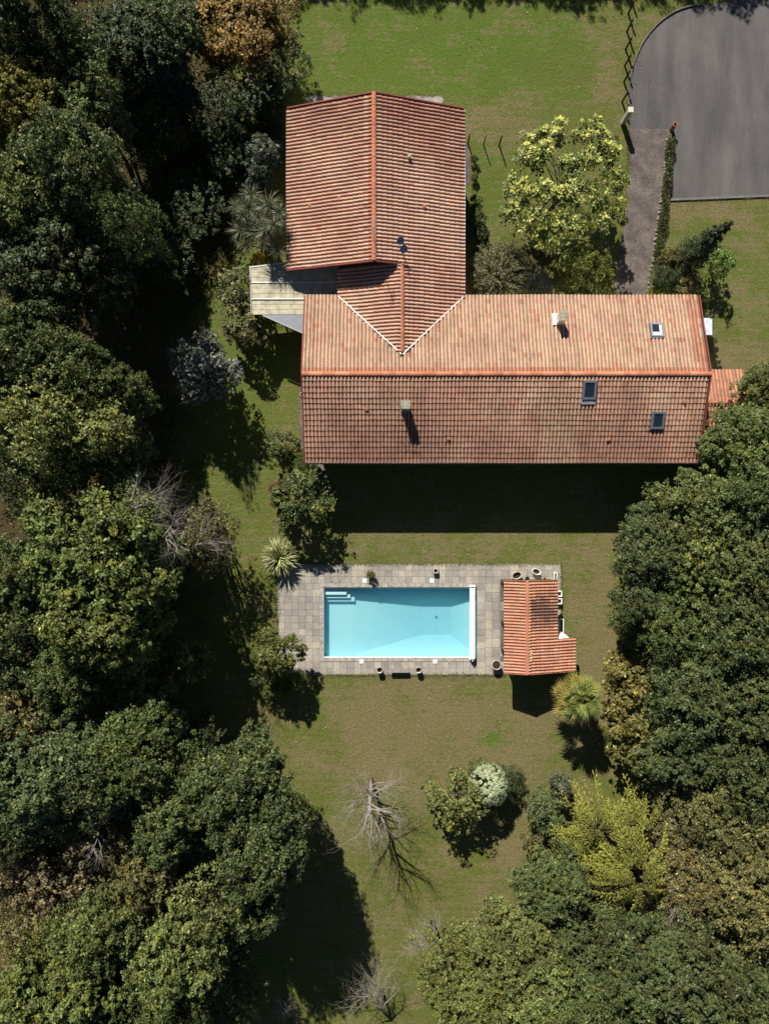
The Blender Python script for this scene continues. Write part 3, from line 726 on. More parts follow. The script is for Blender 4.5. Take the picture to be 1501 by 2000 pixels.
# white canopy on east gable
cn = empty('door_canopy', (0, 0, 0), 'small flat white canopy fixed to the east gable of the house', 'canopy')
a_, b_ = P(1368, 621, 2.4), P(1388.5, 654, 2.4)
m = MB(); m.box((EX1 - .56, b_.y, 2.32), (b_.x, a_.y, 2.40)); m.build('panel', simple('canopy_white', (.62, .68, .78), .5), cn)
m = MB(); m.box((b_.x, b_.y - .02, 2.28), (b_.x + .03, a_.y + .02, 2.43)); m.build('edge_trim', M_WHITE, cn)
for yy in (a_.y - .1, b_.y + .1):
    m = MB(); m.tube([(EX1 - .56, yy, 1.9), (b_.x - .15, yy, 2.32)], .02, 6); m.build('bracket', M_DARK, cn)
# low tiled wall by the north wing (brown clay coping)
lw = empty('coped_wall', (0, 0, 0), 'low garden wall with brown clay coping between north wing and feathery shrub', 'wall')
a_ = P(911, 508, .9); b_ = P(919, 577, .9)
m = MB(); m.box((a_.x, b_.y, -.05), (b_.x, a_.y, .84)); m.build('wall', M_RENDER, lw)
ncope = 16; st = (a_.y - b_.y) / ncope
cope_meshes = []
for k in range(4):
    m = MB(); m.box((-.05, .01, 0), (b_.x - a_.x + .05, st - .012, .06), jitc((0.30, 0.14, 0.08), rng, .25)); cope_meshes.append(m.mesh('coping_tile', M_TILE))
for i in range(ncope): link('coping_tile', cope_meshes[i % 4], lw, (a_.x, b_.y + i * st, .85 + .01 * (i % 3)))

# ------------------------------------------------------------------ pool, terrace
pool = empty('swimming_pool', (0, 0, 0), 'rectangular swimming pool with turquoise water south of the house', 'swimming pool')
D1, D2 = -.82, -1.30; WL = -.10
hx0, hx1 = P(822, 0).x, P(884, 0).x; hy0, hy1 = -9.3, -7.0; sx0 = P(688, 0).x
b = MB()
V = [(PX0, PY0, 0.02), (PX1, PY0, 0.02), (PX1, PY1, 0.02), (PX0, PY1, 0.02),          # 0-3 rim
     (PX0, PY0, D1), (sx0, PY0, D1), (PX1, PY0, D1), (PX1, PY1, D1), (sx0, PY1, D1), (PX0, PY1, D1),  # 4-9
     (hx0, hy0, D2), (hx1, hy0, D2), (hx1, hy1, D2), (hx0, hy1, D2)]                  # 10-13
F_ = [(0, 1, 6, 5, 4), (1, 2, 7, 6), (2, 3, 9, 8, 7), (3, 0, 4, 9), (4, 5, 8, 9), (5, 10, 13, 8), (5, 6, 11, 10), (6, 7, 12, 11), (7, 8, 13, 12), (10, 11, 12, 13)]
F_ = [tuple(reversed(f)) for f in F_]
b.add(V, F_); b.build('basin', M_LINER, pool)
# steps in the corner
x0, y1 = PX0 + .02, PY1 - .02
for k, (wx, wy, z) in enumerate(((1.64, .55, -.24), (1.92, .82, -.42), (2.24, 1.10, -.60))):
    m = MB(); m.box((x0, y1 - wy, -.8 + .002 * k), (x0 + wx, y1 - .004 * k, z)); m.build('step', M_LINER, pool)
for px, py in ((854, 1210),):
    q = P(px, py); m = MB(); m.lathe([(.11, D2), (.11, D2 + .02), (.07, D2 + .03), (0, D2 + .03)], 14, q.x, q.y); m.build('drain', M_GREYM, pool)
m = MB(); m.box((PX0 + .003, PY0 + .003, -1.6), (PX1 - .003, PY1 - .003, WL)); m.build('water', M_WATER, pool)
# white lip
m = MB(); t = .05
m.box((PX0, PY0 - .001, -.06), (PX1, PY0 + t, .03)); m.box((PX0, PY1 - t, -.06), (PX1, PY1 + .001, .03)); m.box((PX0 - .001, PY0 + t, -.062), (PX0 + t * .5, PY1 - t, .028))
m.build('liner_rim', M_WHITE_SMOOTH, pool)
# coping stones
CZ = .085
def coping_run(a, b_, wd, axis):
    L = (b_ - a); n = max(1, round(abs(L) / .5)); return [(a + L * i / n, a + L * (i + 1) / n) for i in range(n)]
r = random.Random(8)
cop_cols = [(1, 1, 1), (.85, .84, .84), (1.1, 1.07, 1.02)]
def stone(x0_, x1_, y0_, y1_, z1_, name, mat, parent, col, bev=.012):
    m = MB(); g = .006
    x0_ += g; x1_ -= g; y0_ += g; y1_ -= g; e = bev
    V = [(x0_, y0_, -.02), (x1_, y0_, -.02), (x1_, y1_, -.02), (x0_, y1_, -.02), (x0_, y0_, z1_ - e), (x1_, y0_, z1_ - e), (x1_, y1_, z1_ - e), (x0_, y1_, z1_ - e), (x0_ + e, y0_ + e, z1_), (x1_ - e, y0_ + e, z1_), (x1_ - e, y1_ - e, z1_), (x0_ + e, y1_ - e, z1_)]
    m.add(V, [(0, 1, 5, 4), (1, 2, 6, 5), (2, 3, 7, 6), (3, 0, 4, 7), (4, 5, 9, 8), (5, 6, 10, 9), (6, 7, 11, 10), (7, 4, 8, 11), (8, 9, 10, 11)], col)
    return m
CW = .30
for a_, b_ in coping_run(PX0 - CW, PX1 + .02, 0, 'x'):
    for y_ in ((PY1, PY1 + CW), (PY0 - CW, PY0)):
        stone(a_, b_, y_[0], y_[1], CZ, 'coping_stone', None, None, r.choice(cop_cols)).build('coping_stone', M_COPING, pool)
for a_, b_ in coping_run(PY0, PY1, 0, 'y'):
    stone(PX0 - CW, PX0, a_, b_, CZ, '', None, None, r.choice(cop_cols)).build('coping_stone', M_COPING, pool)
# cover roller
rc = empty('pool_cover_roller', (0, 0, 0), 'long white rolled pool cover on its reel at the east end of the pool', 'pool cover')
rx = P(924, 0).x - .12
m = MB(); m.tube([(rx, PY0 - .02, .42), (rx, PY1 - .02, .42)], .20, 24); o = m.build('rolled_cover', M_WHITE_SMOOTH, rc, False)
slats = MB()
for i in range(40):
    a = 2 * math.pi * i / 40
    slats.tube([(rx + .2 * math.cos(a), PY0, .42 + .2 * math.sin(a)), (rx + .2 * math.cos(a), PY1 - .04, .42 + .2 * math.sin(a))], .013, 4)
slats.build('slats', M_WHITE_SMOOTH, rc)
for yy, s in ((PY0 - .02, -1), (PY1 - .02, 1)):
    m = MB(); m.tube([(rx, yy, .42), (rx, yy + s * .10, .42)], .10, 12); m.build('axle', M_DARK, rc)
    m = MB(); m.box((rx - .20, yy + s * .10 - .06, CZ), (rx + .22, yy + s * .10 + .10, .10 + CZ)); m.box((rx - .05, yy + s * .12 - .03, CZ + .1), (rx + .05, yy + s * .12 + .04, .55)); m.build('bracket', M_WHITE, rc)

# paving slabs
ter = tag(link('pool_terrace', None), 'grey stone slab terrace around the swimming pool', kind='structure')
TX0, TX1, TY0, TY1 = P(542, 0).x, P(1095, 0).x, P(0, 1318).y, P(0, 1101).y
m = MB()
zb = .012
HX0, HX1, HY0, HY1 = PX0 - CW, PX1 + .02, PY0 - CW, PY1 + CW
for q in (((TX0, HY1), (TX1, TY1)), ((TX0, TY0), (TX1, HY0)), ((TX0, HY0), (HX0, HY1)), ((HX1, HY0), (TX1, HY1))):
    m.box((q[0][0], q[0][1], -.08), (q[1][0], q[1][1], zb))
m.build('mortar_bed', simple('mortar', (0.075, 0.068, 0.058), .95, .1, .4, 12), ter)
slabs = []
def field(x0_, x1_, y0_, y1_, px_, py_):
    nx = max(1, round((x1_ - x0_) / px_)); ny = max(1, round((y1_ - y0_) / py_))
    for i in range(nx):
        for j in range(ny):
            slabs.append((x0_ + (x1_ - x0_) * i / nx, x0_ + (x1_ - x0_) * (i + 1) / nx, y0_ + (y1_ - y0_) * j / ny, y0_ + (y1_ - y0_) * (j + 1) / ny))
field(TX0, HX0, TY0, HY1, .5, .5)
field(TX0, 8.0, HY1, TY1, .5, .5)
field(HX0, HX1, TY0, HY0, .5, .5)
field(HX1, HX1 + .62, TY0, HY1, .62, .48)
field(HX1 + .62, 9.0, TY0, HY1, .60, .66)
field(8.0, TX1, HY1 - .001, TY1, .62, .54)
field(9.0, 12.1, -5.6, HY1 - .002, .62, .5)
field(12.1, TX1, -10.6, HY1 - .002, .48, .5)
slab_cols = [(0.355, 0.335, 0.30), (0.33, 0.312, 0.285), (0.375, 0.352, 0.31), (0.31, 0.295, 0.272), (0.41, 0.383, 0.33)]
r = random.Random(21)
rest = MB(); cnt = 0; cache = {}
r.shuffle(slabs)
for s_ in slabs:
    wx, wy = s_[1] - s_[0], s_[3] - s_[2]; col = r.choice(slab_cols); z = .045 + r.uniform(-.004, .006)
    if cnt < 300:
        k = (round(wx, 3), round(wy, 3), col)
        if k not in cache: cache[k] = stone(0, wx, 0, wy, .045, '', None, None, col, .008).mesh('paving_slab', M_SLAB)
        link('paving_slab', cache[k], ter, (s_[0], s_[2], z - .045), (r.uniform(-.004, .004), r.uniform(-.004, .004), r.uniform(-.006, .006))); cnt += 1
    else:
        mm = stone(s_[0], s_[1], s_[2], s_[3], z, '', None, None, col, .008); rest.add(mm.v, mm.f, col)
if rest.v: rest.build('paving_slabs', M_SLAB, ter)['kind'] = 'stuff'
# skimmer lids
for i, (px, py, lb) in enumerate(((712, 1134, 'square white skimmer lid above the pool, nearer the steps'), (843, 1134, 'square white skimmer lid above the pool, below the square planter'), (706, 1291.5, 'square white lid below the pool, nearer the palm-like clump'), (849, 1291.5, 'square white lid below the pool, nearer the cover reel'))):
    q = P(px, py); e = empty('skimmer_lid', (q.x, q.y, .05), lb, 'lid', 'white lids beside the pool')
    m = MB(); m.box((-.155, -.155, 0), (.155, .155, .045)); m.build('frame', M_WHITE, e)
    m = MB(); m.lathe([(.11, .045), (.11, .052), (.0, .052)], 16); m.build('cover', M_WHITE_SMOOTH, e)

# ------------------------------------------------------------------ pool house
ph = empty('pool_house', (0, 0, 0), 'small pool house with bright orange tiled roof east of the pool', 'pool house')
HXR, HZR = P(1029, 0, 3.2).x, 3.2; HXW = P(985, 0, 2.75).x; HXE = P(1088, 0, 2.48).x; HXX = P(1122, 0, 2.05).x
HYN, HYS = P(0, 1135, 3.0).y, P(0, 1317, 3.2).y; HYM = P(0, 1249, 2.3).y
pE = (HZR + SLOPE * HXR, -SLOPE, 0); pW = (HZR - SLOPE * HXR, SLOPE, 0)
d = MB(); half_solid(d, [(HXW, HYS), (HXR, HYS), (HXR, HYN), (HXW, HYN)], pW); half_solid(d, [(HXR, HYS), (HXX, HYS), (HXX, HYM), (HXE, HYM), (HXE, HYN), (HXR, HYN)], pE)
pr = d.build('roof', M_DECK, ph)
PTW, PTG = .215, .36
zw = HZR - SLOPE * (HXR - HXW)
tp = lay_tiles((HXW, HYS, zw), (0, 1, 0), (1, 0), HYN - HYS, HXR - HXW, None, PTW, PTG, col_pool, rng=rng)
ze = HZR - SLOPE * (HXX - HXR)
tp2 = lay_tiles((HXX, HYS, ze), (0, 1, 0), (-1, 0), HYN - HYS, HXX - HXR, [(HXR - .3, HYS - 1), (HXX + 1, HYS - 1), (HXX + 1, HYM), (HXE + .03, HYM), (HXE + .03, HYN + 1), (HXR - .3, HYN + 1)], PTW, PTG, col_pool, rng=rng)
# individual tiles share meshes by colour class
def place_tiles_w(lst, parent, wd, g, nv):
    r = random.Random(9); T = tile_quads(wd, g)
    # colour depends on place (soot on the east slope): pick the nearest of nv sampled colours
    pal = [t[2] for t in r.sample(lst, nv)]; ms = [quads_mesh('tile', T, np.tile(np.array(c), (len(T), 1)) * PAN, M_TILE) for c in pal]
    for t in lst:
        k = min(range(nv), key=lambda i: sum((a - b) ** 2 for a, b in zip(pal[i], t[2])))
        o = link('tile', ms[k], parent); m = t[1].to_4x4(); m.translation = t[0]; o.matrix_local = m
alltp = tp + tp2; alltp.sort(key=lambda t: -t[0].z)
place_tiles_w(alltp[:300], pr, PTW, PTG, 70)
if len(alltp) > 300: link('tiles', tiles_to_mesh(alltp[300:], PTW, PTG, 'tiles', M_TILE), pr)['kind'] = 'stuff'
ridge((HXR, HYS - .02, HZR + .015), (HXR, HYN + .02, HZR + .015), pr, .40, (FRESH, (0.56, 0.22, 0.13)), .12, 7)
for yy in (HYS - .03, HYN + .03):
    verge([(HXW, yy, zw + .01), (HXR, yy, HZR + .01)], pr, .06, .12, M_TERRA); e_ = HXX if yy < -8 else HXE
    verge([(HXR, yy + .002, HZR + .01), (e_, yy + .002, HZR - SLOPE * (e_ - HXR) + .01)], pr, .06, .12, M_TERRA)
m = MB(); gable_body(m, HXR + .2, HXE - .25, HYS + .5, HYN - .35, 'y', HZR - .3, (HZR - .3, HZR - SLOPE * (HXE - HXR) - .05), HXR + .25); m.build('wall', M_RENDER, ph)
m = MB(); m.box((HXE - .3, HYS + .4, -.05), (HXX - .25, HYM - .2, HZR - SLOPE * (HXX - HXR) - .1)); m.build('wall', M_RENDER, ph)
for yy in (HYS + 1.2, (HYS + HYN) / 2, HYN - .3):
    m = MB(); m.box((HXW + .15, yy - .07, 0), (HXW + .29, yy + .07, zw + .0)); m.build('post', M_WOOD, ph)
m = MB(); m.box((HXW + .12, HYS + .9, zw - .12), (HXW + .32, HYN - .2, zw - .02)); m.build('beam', M_WOOD, ph)
m = MB(); m.box((HXW + .1, HYS + .25, -.05), (HXE + .1, HYN - .1, .05)); m.build('floor', M_PATH, ph)
m = MB(); m.box((HXR + .15, HYN - 2.4, .05), (HXR + .195, HYN - 1.5, 2.05)); m.build('door', M_DOOR, ph)
# mortar patch on the ridge & white cowl
m = MB()
for i in range(5):
    m.box((HXR + .14, HYS + .9 + i * .17, HZR - .02), (HXR + .30 + .04 * (i % 2), HYS + 1.03 + i * .17, HZR + .055))
m.build('mortar_patch', simple('cream_mortar', (.55, .5, .3), .9), pr)
q0 = P(1088, 1248, 2.2); q1 = P(1112, 1248, 2.2); t0 = P(1095, 1240, 2.2); t1 = P(1104, 1240, 2.2)
m = MB(); yb = HYM + .02; yt = t0.y + .02
m.add([(q0.x - .03, yb, 2.34), (q1.x + .05, yb, 2.16), (t1.x, yt, 1.9), (t0.x, yt, 1.9), (q0.x - .03, yb, .0), (q1.x + .05, yb, .0), (t1.x, yt, 0), (t0.x, yt, 0)], [(0, 1, 2, 3)[::-1], (0, 3, 7, 4), (1, 5, 6, 2), (2, 6, 7, 3), (0, 4, 5, 1)])
m.build('hood', M_WHITE_SMOOTH, ph)

# ------------------------------------------------------------------ pots, planters, bench, fence, pillar
def sq_planter(px, py, wx, wy, h, label, mat=M_WHITE, rot=0, soil=.7, name='planter', group=None):
    q = P(px, py, h); e = empty(name, (q.x, q.y, .05 if h else 0), label, 'planter', group, rot); t = min(.06, wx * .2)
    h2 = h - .05
    m = MB()
    m.box((-wx / 2, -wy / 2, 0), (-wx / 2 + t, wy / 2, h2)); m.box((wx / 2 - t, -wy / 2, 0), (wx / 2, wy / 2, h2))
    m.box((-wx / 2 + t, -wy / 2, 0), (wx / 2 - t, -wy / 2 + t, h2)); m.box((-wx / 2 + t, wy / 2 - t, 0), (wx / 2 - t, wy / 2, h2))
    m.build('trough', mat, e)
    m = MB(); m.box((-wx / 2 + t, -wy / 2 + t, 0.01), (wx / 2 - t, wy / 2 - t, h2 * soil)); m.build('soil', M_SOIL, e)
    return e
sq_planter(850.5, 1115, .36, .36, .42, 'square white-rimmed planter on the slabs above the pool', M_STONE, 0, .55)
def pot(px, py, r0, r1, h, label, mat=M_STONE, soil=.8, sx=1, sy=1, rot=0, name='flower_pot', group=None):
    q = P(px, py, h); e = empty(name, (q.x, q.y, .045), label, 'pot', group, rot)
    m = MB(); m.lathe([(r0, 0), (r0 * 1.02, .02), (r1 * .97, h * .85), (r1 * 1.06, h * .86), (r1 * 1.06, h), (r1 * .90, h), (r1 * .86, h * soil), (r1 * .5, h * soil)], 22, 0, 0, sx, sy); m.build('pot_body', mat, e, True)
    m = MB(); m.lathe([(r1 * .87, h * soil + .001), (r1 * .3, h * soil + .03), (0, h * soil + .03)], 14, 0, 0, sx, sy); m.build('soil', M_SOIL, e)
    return e
pot(741, 1309, .17, .22, .55, 'white-rimmed black pot left of the bench below the pool', M_STONE, .55)
pot(817, 1309, .17, .22, .55, 'white-rimmed black pot right of the bench below the pool', M_STONE, .55)
pot(969, 1299, .26, .34, .62, 'large round pot of bare soil near the corner of the pool house', M_STONE, .9)
pot(1009, 1124, .24, .31, .36, 'oval grey bowl above the pool house, leftmost of the row', M_STONE, .4, 1.15, .85, .3)
pot(1029, 1130, .11, .14, .22, 'small dark pot between the two oval bowls', M_BLACKPOT, .5)
pot(1047, 1116.5, .22, .27, .34, 'tilted oval white bowl above the pool house, right of the small dark pot', M_WHITE, .5, 1.2, .75, -.35)
pot(1063, 1131, .08, .11, .18, 'small clay pot against the top edge of the pool house roof', M_TERRA, .6)
sq_planter(1084.5, 1130, .22, .85, .35, 'narrow upright white trough beside the top corner of the pool house', M_WHITE, 0, .3)
sq_planter(1091, 1160, .46, .42, .42, 'upper of the two square white planters beside the pool house', M_WHITE, 0, .35)
sq_planter(1091, 1174.5, .46, .42, .42, 'lower of the two square white planters beside the pool house', M_WHITE, 0, .35)
sq_planter(1096, 1222.5, .34, 1.0, .40, 'long white trough beside the pool house, nearest the white hood', M_WHITE, 0, .4)
e = empty('stone_bench', P(779, 1309, .45), 'grey stone bench below the pool between two pots', 'bench'); e.location.z = .045
m = MB(); m.box((-.68, -.17, .37), (.68, .17, .45), (.33, .31, .28)); m.build('seat', M_SLAB, e)
for s in (-1, 1):
    m = MB(); m.box((s * .5 - .06, -.14, 0), (s * .5 + .06, .14, .37)); m.build('leg', M_STONE, e)
for dx, dy, lb in ((649, 1136, 'left'), (663, 1136, 'right')):
    q = P(dx, dy); m = MB(); m.lathe([(.045, 0), (.045, .02), (.03, .03), (0, .03)], 10); tag(m.build('ladder_socket', M_DARK, None, False, (q.x, q.y, .045)), lb + ' of two small dark sockets in the slabs above the pool steps', 'socket')
# zigzag-looking post fence at the yard edge
fe = empty('post_fence', P(1218, 130), 'row of dark wooden fence posts along the curved yard kerb', 'fence')
fe.location = (0, 0, 0)
posts = [(1229, -8), (1226, 27), (1223.4, 61.6), (1220.6, 96.6), (1219, 129), (1217.5, 160), (1214, 199)]
tops = []
for px, py in posts:
    q = P(px, py); m = MB(); lean = Vector((rng.uniform(-.04, .04), rng.uniform(-.04, .04), 0))
    m.tube([(q.x, q.y, -.02), (q.x + lean.x, q.y + lean.y, 1.4)], [.075, .065], 8); m.build('post', M_WOOD, fe); tops.append(Vector((q.x + lean.x, q.y + lean.y, 1.33)))
for dz_ in (0, -.55):
    m = MB(); m.tube([t_ + Vector((.06, 0, dz_)) for t_ in tops] + [P(1216, 236) + Vector((0, 0, 1.33 + dz_))], .008, 5); m.build('wire', M_WOOD, fe)
for i, (px, py, lb) in enumerate(((913, 281, 'dark wooden post beside the concrete pad, closest to the north wing'), (943.5, 283, 'thin dark wooden post in the dry strip, middle of the three by the north wing'), (974, 284, 'dark wooden post in the dry strip nearest the yellow-green tree'), (1047, 296, 'dark wooden post hidden under the left boughs of the yellow-green tree'))):
    q = P(px, py); m = MB(); m.tube([(q.x, q.y, -.02), (q.x + .01, q.y + .01, 1.35)], [.06 - .012 * (i == 1), .05 - .012 * (i == 1)], 8); tag(m.build('wooden_post', M_WOOD), lb, 'post', 'posts beside the north wing')
pl_ = empty('gate_pillar', P(1215, 240), 'stacked pale block gate pillar at the lower end of the post fence', 'pillar')
for k in range(7):
    m = MB(); j = rng.uniform(-.008, .008); m.box((-.16 + j, -.16, k * .25), (.16 + j, .16, k * .25 + .235)); m.build('block', M_STONE, pl_)
m = MB(); m.box((-.14, -.14, 0), (.14, .14, 1.75)); m.build('core', M_SOIL, pl_)
m = MB(); m.box((-.19, -.19, 1.752), (.19, .19, 1.84)); m.build('cap', simple('cap_stone', (.62, .56, .47), .8), pl_)
q = P(1310, 254); e = empty('clay_pipe_pot', (q.x, q.y, 0), 'round open clay pipe pot at the top end of the hedge', 'pot')
m = MB(); m.lathe([(.15, 0), (.15, .7), (.19, .72), (.19, .80), (.14, .80), (.12, .35), (.05, .35)], 20); m.build('pot_body', M_TERRA, e, True)
m = MB(); m.lathe([(.125, .36), (.05, .38), (0, .38)], 12); m.build('soil', M_BLACKPOT, e)
# two pale pots by the west wall
for px, py, lb in ((588, 770, 'upper small white pot against the west wall of the house'), (592, 784, 'lower small white pot against the west wall of the house')):
    pot(px, py, .08, .11, .2, lb, M_WHITE, .6)
# stone edging by the path
r = random.Random(31)
edge = tag(link('stone_edging', None), 'row of small pale stones edging the path under the hedge', 'edging')
em = []; M_EDGE = simple('edging_stone', (0.27, 0.235, 0.19), 0.9, 0.2, 0.35, 5)
for k in range(6):
    m = MB(); V = []; 
    for (zz, rr) in ((-.02, 1), (.07, .9), (.11, .5)):
        for i in range(7): a = 2 * math.pi * i / 7; V.append((.13 * rr * math.cos(a) * r.uniform(.8, 1.15), .10 * rr * math.sin(a) * r.uniform(.8, 1.15), zz))
    m.add(V, [(i, (i + 1) % 7, 7 + (i + 1) % 7, 7 + i) for i in range(7)] + [(7 + i, 7 + (i + 1) % 7, 14 + (i + 1) % 7, 14 + i) for i in range(7)] + [tuple(range(14, 21))], jitc((1, 1, 1), r, .2)); em.append(m.mesh('edging_stone', M_EDGE))
ep = [(1300, 275), (1296, 340), (1284, 430), (1274, 500), (1264, 560), (1260, 578)]
for a_, b_ in zip(ep[:-1], ep[1:]):
    n = int(math.hypot(b_[0] - a_[0], b_[1] - a_[1]) / 6)
    for i in range(n):
        t_ = (i + r.uniform(-.6, .6)) / n; q = P(a_[0] + (b_[0] - a_[0]) * t_ + r.uniform(-1.5, 1.5), a_[1] + (b_[1] - a_[1]) * t_)
        link('edging_stone', r.choice(em), edge, (q.x, q.y, .01), (0, 0, r.uniform(0, 6)), (r.uniform(.45, 1.15),) * 3)

# ------------------------------------------------------------------ foliage
def unit(v): return v / np.maximum(np.linalg.norm(v, axis=-1, keepdims=True), 1e-9)
def leaf_quads(C, N, S, rs, aspect=.62, fold=.12, T=None):
    n = len(C); t = rs.normal(size=(n, 3)) if T is None else T
    t = unit(t - N * (t * N).sum(1, keepdims=True)); b = np.cross(N, t); S = S[:, None]
    V = np.empty((n, 4, 3)); V[:, 0] = C - t * S * .5; V[:, 2] = C + t * S * .5
    V[:, 1] = C + b * S * aspect * .5 + N * S * fold; V[:, 3] = C - b * S * aspect * .5 + N * S * fold
    return V
def ball(n, rs): return unit(rs.normal(size=(n, 3))) * (rs.uniform(0, 1, (n, 1)) ** (1 / 3.))
def crown_data(seed, Rr, Hc, zc, nl, nc, npc, leaf, lobe=.36, clump=.30, gap=.0, yel=.2, var=.22):
    """crown of lobes > clumps > leaves; Rr radius, Hc half height, zc centre height"""
    rs = np.random.RandomState(seed); L = []; 
    # lobes spread over the dome
    k = 0; ga = math.pi * (3 - math.sqrt(5))
    for i in range(nl):
        f = (i + .5) / nl; z = 1 - 1.45 * f; rr = math.sqrt(max(0, 1 - min(1, abs(z)) ** 2)); a = ga * i + rs.uniform(-.35, .35)
        sc_ = rs.uniform(.52, .80)
        L.append((rr * math.cos(a) * sc_, rr * math.sin(a) * sc_, z * rs.uniform(.55, .8), lobe * rs.uniform(.55, 1.35)))
    L = np.array(L); Cs = []; Ns = []; Ss = []; Co = []; Ts = []
    for l in L:
        m = int(nc * rs.uniform(.75, 1.25)); d = unit(rs.normal(size=(m, 3)) + np.array([l[0] * .8, l[1] * .8, .55]))
        cl = l[:3] + d * l[3] * (rs.uniform(.45, 1.12, (m, 1)) + .18 * np.sin(d[:, :1] * 7 + l[0] * 9) * np.cos(d[:, 1:2] * 6 + l[1] * 11))
        lt = rs.uniform(1 - var, 1 + var)
        for c in cl:
            q = int(npc * rs.uniform(.5, 1.5)); bl = ball(q, rs); cr = l[3] * clump * rs.uniform(.6, 1.5)
            pos = c + bl * cr * np.array([1, 1, .8])
            out = unit((c - l[:3]) / l[3] * .55 + np.array([0, 0, .55]) + rs.normal(size=(q, 3)) * .62)
            Ts.append(unit(bl) + rs.normal(size=(q, 3)) * .35)
            ct = lt * rs.uniform(1 - 1.5 * var, 1 + 1.5 * var); y = rs.random_sample() < yel
            col = np.array([1.0, 1.0, 1.0]) * ct * rs.uniform(.55, 1.4, (q, 1)) * np.where(rs.uniform(0, 1, (q, 1)) < .08, 1.7, 1.0)  # a few leaves much brighter: sun glints put into the leaf colour
            if y: col = col * np.array([1.35, 1.15, .85])
            Cs.append(pos); Ns.append(out); Ss.append(leaf * rs.uniform(.5, 1.45, q)); Co.append(col)
    Cs = np.concatenate(Cs); Cs = Cs * np.array([Rr, Rr, Hc]) + np.array([0, 0, zc])
    return Cs, np.concatenate(Ns), np.concatenate(Ss), np.concatenate(Co), np.concatenate(Ts), L * np.array([Rr, Rr, Hc, 1]) + np.array([0, 0, zc, 0])
def limbs(b, L, ztop, r0, rs, zb=0.0, twig=True, per=3):
    """tapered wobbling trunk and limbs reaching the lobes"""
    pts = []; n = 6; off = rs.uniform(-.25, .25, 2)
    for i in range(n + 1):
        t = i / n; pts.append(Vector((off[0] * math.sin(t * 3), off[1] * math.sin(t * 2.4), zb + (ztop - zb) * t)))
    b.tube(pts, [r0 * (1.35 if i == 0 else 1 - .65 * i / n) for i in range(n + 1)], 8)
    for l in L:
        t = rs.uniform(.35, .9); i = int(t * n); a = pts[i]; e = Vector(l[:3]); mid = a.lerp(e, .5) + Vector((rs.uniform(-.2, .2), rs.uniform(-.2, .2), rs.uniform(-.1, .4)))
        rr = r0 * .42 * (1 - t * .4)
        b.tube([a, mid, e], [rr, rr * .6, rr * .25], 5, False)
        if twig:
            for _ in range(per):
                f = e + Vector(rs.normal(size=3) * .11 * (L[:, :3].std() + .3)); b.tube([mid.lerp(e, .6), f], [rr * .35, rr * .1], 4, False)
PROTO = {}
def proto(key, **kw):
    if key in PROTO: return PROTO[key]
    Rr = kw['Rr']; H = kw['H']; frac = kw.get('frac', .36)
    Hc = H * frac; zc = H - Hc
    C, N, S, Co, TT, L = crown_data(kw['seed'], Rr, Hc, zc, kw.get('nl', 22), kw.get('nc', 18), kw.get('npc', 110), kw.get('leaf', .17), kw.get('lobe', .36), kw.get('clump', .30), 0, kw.get('yel', .15), kw.get('var', .2))
    rs2 = np.random.RandomState(kw['seed'] + 99)
    lm = quads_mesh('crown', leaf_quads(C, N, S, rs2, kw.get('aspect', .50), .12, TT), Co, kw.get('mat', M_LEAF))
    b = MB(); limbs(b, L, zc + Hc * .35, kw.get('r0', .22), rs2)
    PROTO[key] = (lm, b.mesh('trunk', M_BARK, True), Rr, H, zc); return PROTO[key]
for k in range(6): proto('big%d' % k, seed=40 + k, Rr=3.4, H=13, nl=26, nc=70, npc=26 + 2 * (k % 2), leaf=.18, clump=.17, yel=.10 + .04 * (k % 3))
for k in range(2): proto('thin%d' % k, seed=60 + k, Rr=3.2, H=13, nl=22, nc=24, npc=16, leaf=.18, yel=.1, clump=.17, r0=.18)
for k in range(4): proto('small%d' % k, seed=70 + k, Rr=1.6, H=4.0, nl=15, nc=34, npc=17, leaf=.14, clump=.2, frac=.46, yel=.2, r0=.09)
for k in range(2): proto('dense%d' % k, seed=80 + k, Rr=1.4, H=2.6, nl=18, nc=16, npc=60, leaf=.085, frac=.5, lobe=.42, clump=.36, yel=.1, r0=.07, var=.12)
# palette (leaf base colours)
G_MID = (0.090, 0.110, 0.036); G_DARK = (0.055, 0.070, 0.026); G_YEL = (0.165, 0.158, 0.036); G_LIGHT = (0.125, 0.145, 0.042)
G_BLUE = (0.088, 0.108, 0.038); G_OLIVE = (0.150, 0.140, 0.055); G_BROWN = (0.170, 0.140, 0.072); G_ORANGE = (0.215, 0.140, 0.028); G_GREY = (0.125, 0.14, 0.105); G_SILVER = (0.145, 0.16, 0.145)
def tree(px, py, rpx, H, pk, col, label, name='tree', cat='tree', seed=0, group=None, vis=True, sz=1.0):
    me_l, me_t, R0, H0, zc0 = PROTO[pk]; zc = zc0 / H0 * H
    q = P(px, py, zc + .15 * H * .5); Rm = rpx / PXM * (CAMZ - zc) / CAMZ * 1.06
    r = random.Random(int(px * 7 + py * 13)); s = Rm / R0
    e = empty(name, (q.x, q.y, 0), label, cat, group, r.uniform(0, 6.28), (s * r.uniform(.93, 1.07), s * r.uniform(.93, 1.07), H / H0))
    link('trunk', me_t, e); c = link('crown', me_l, e)
    f = r.uniform(.9, 1.1); f *= 1.13; c.color = (col[0] * f * r.uniform(.93, 1.04), col[1] * f, col[2] * f * r.uniform(.9, 1.1), 1)
    return e
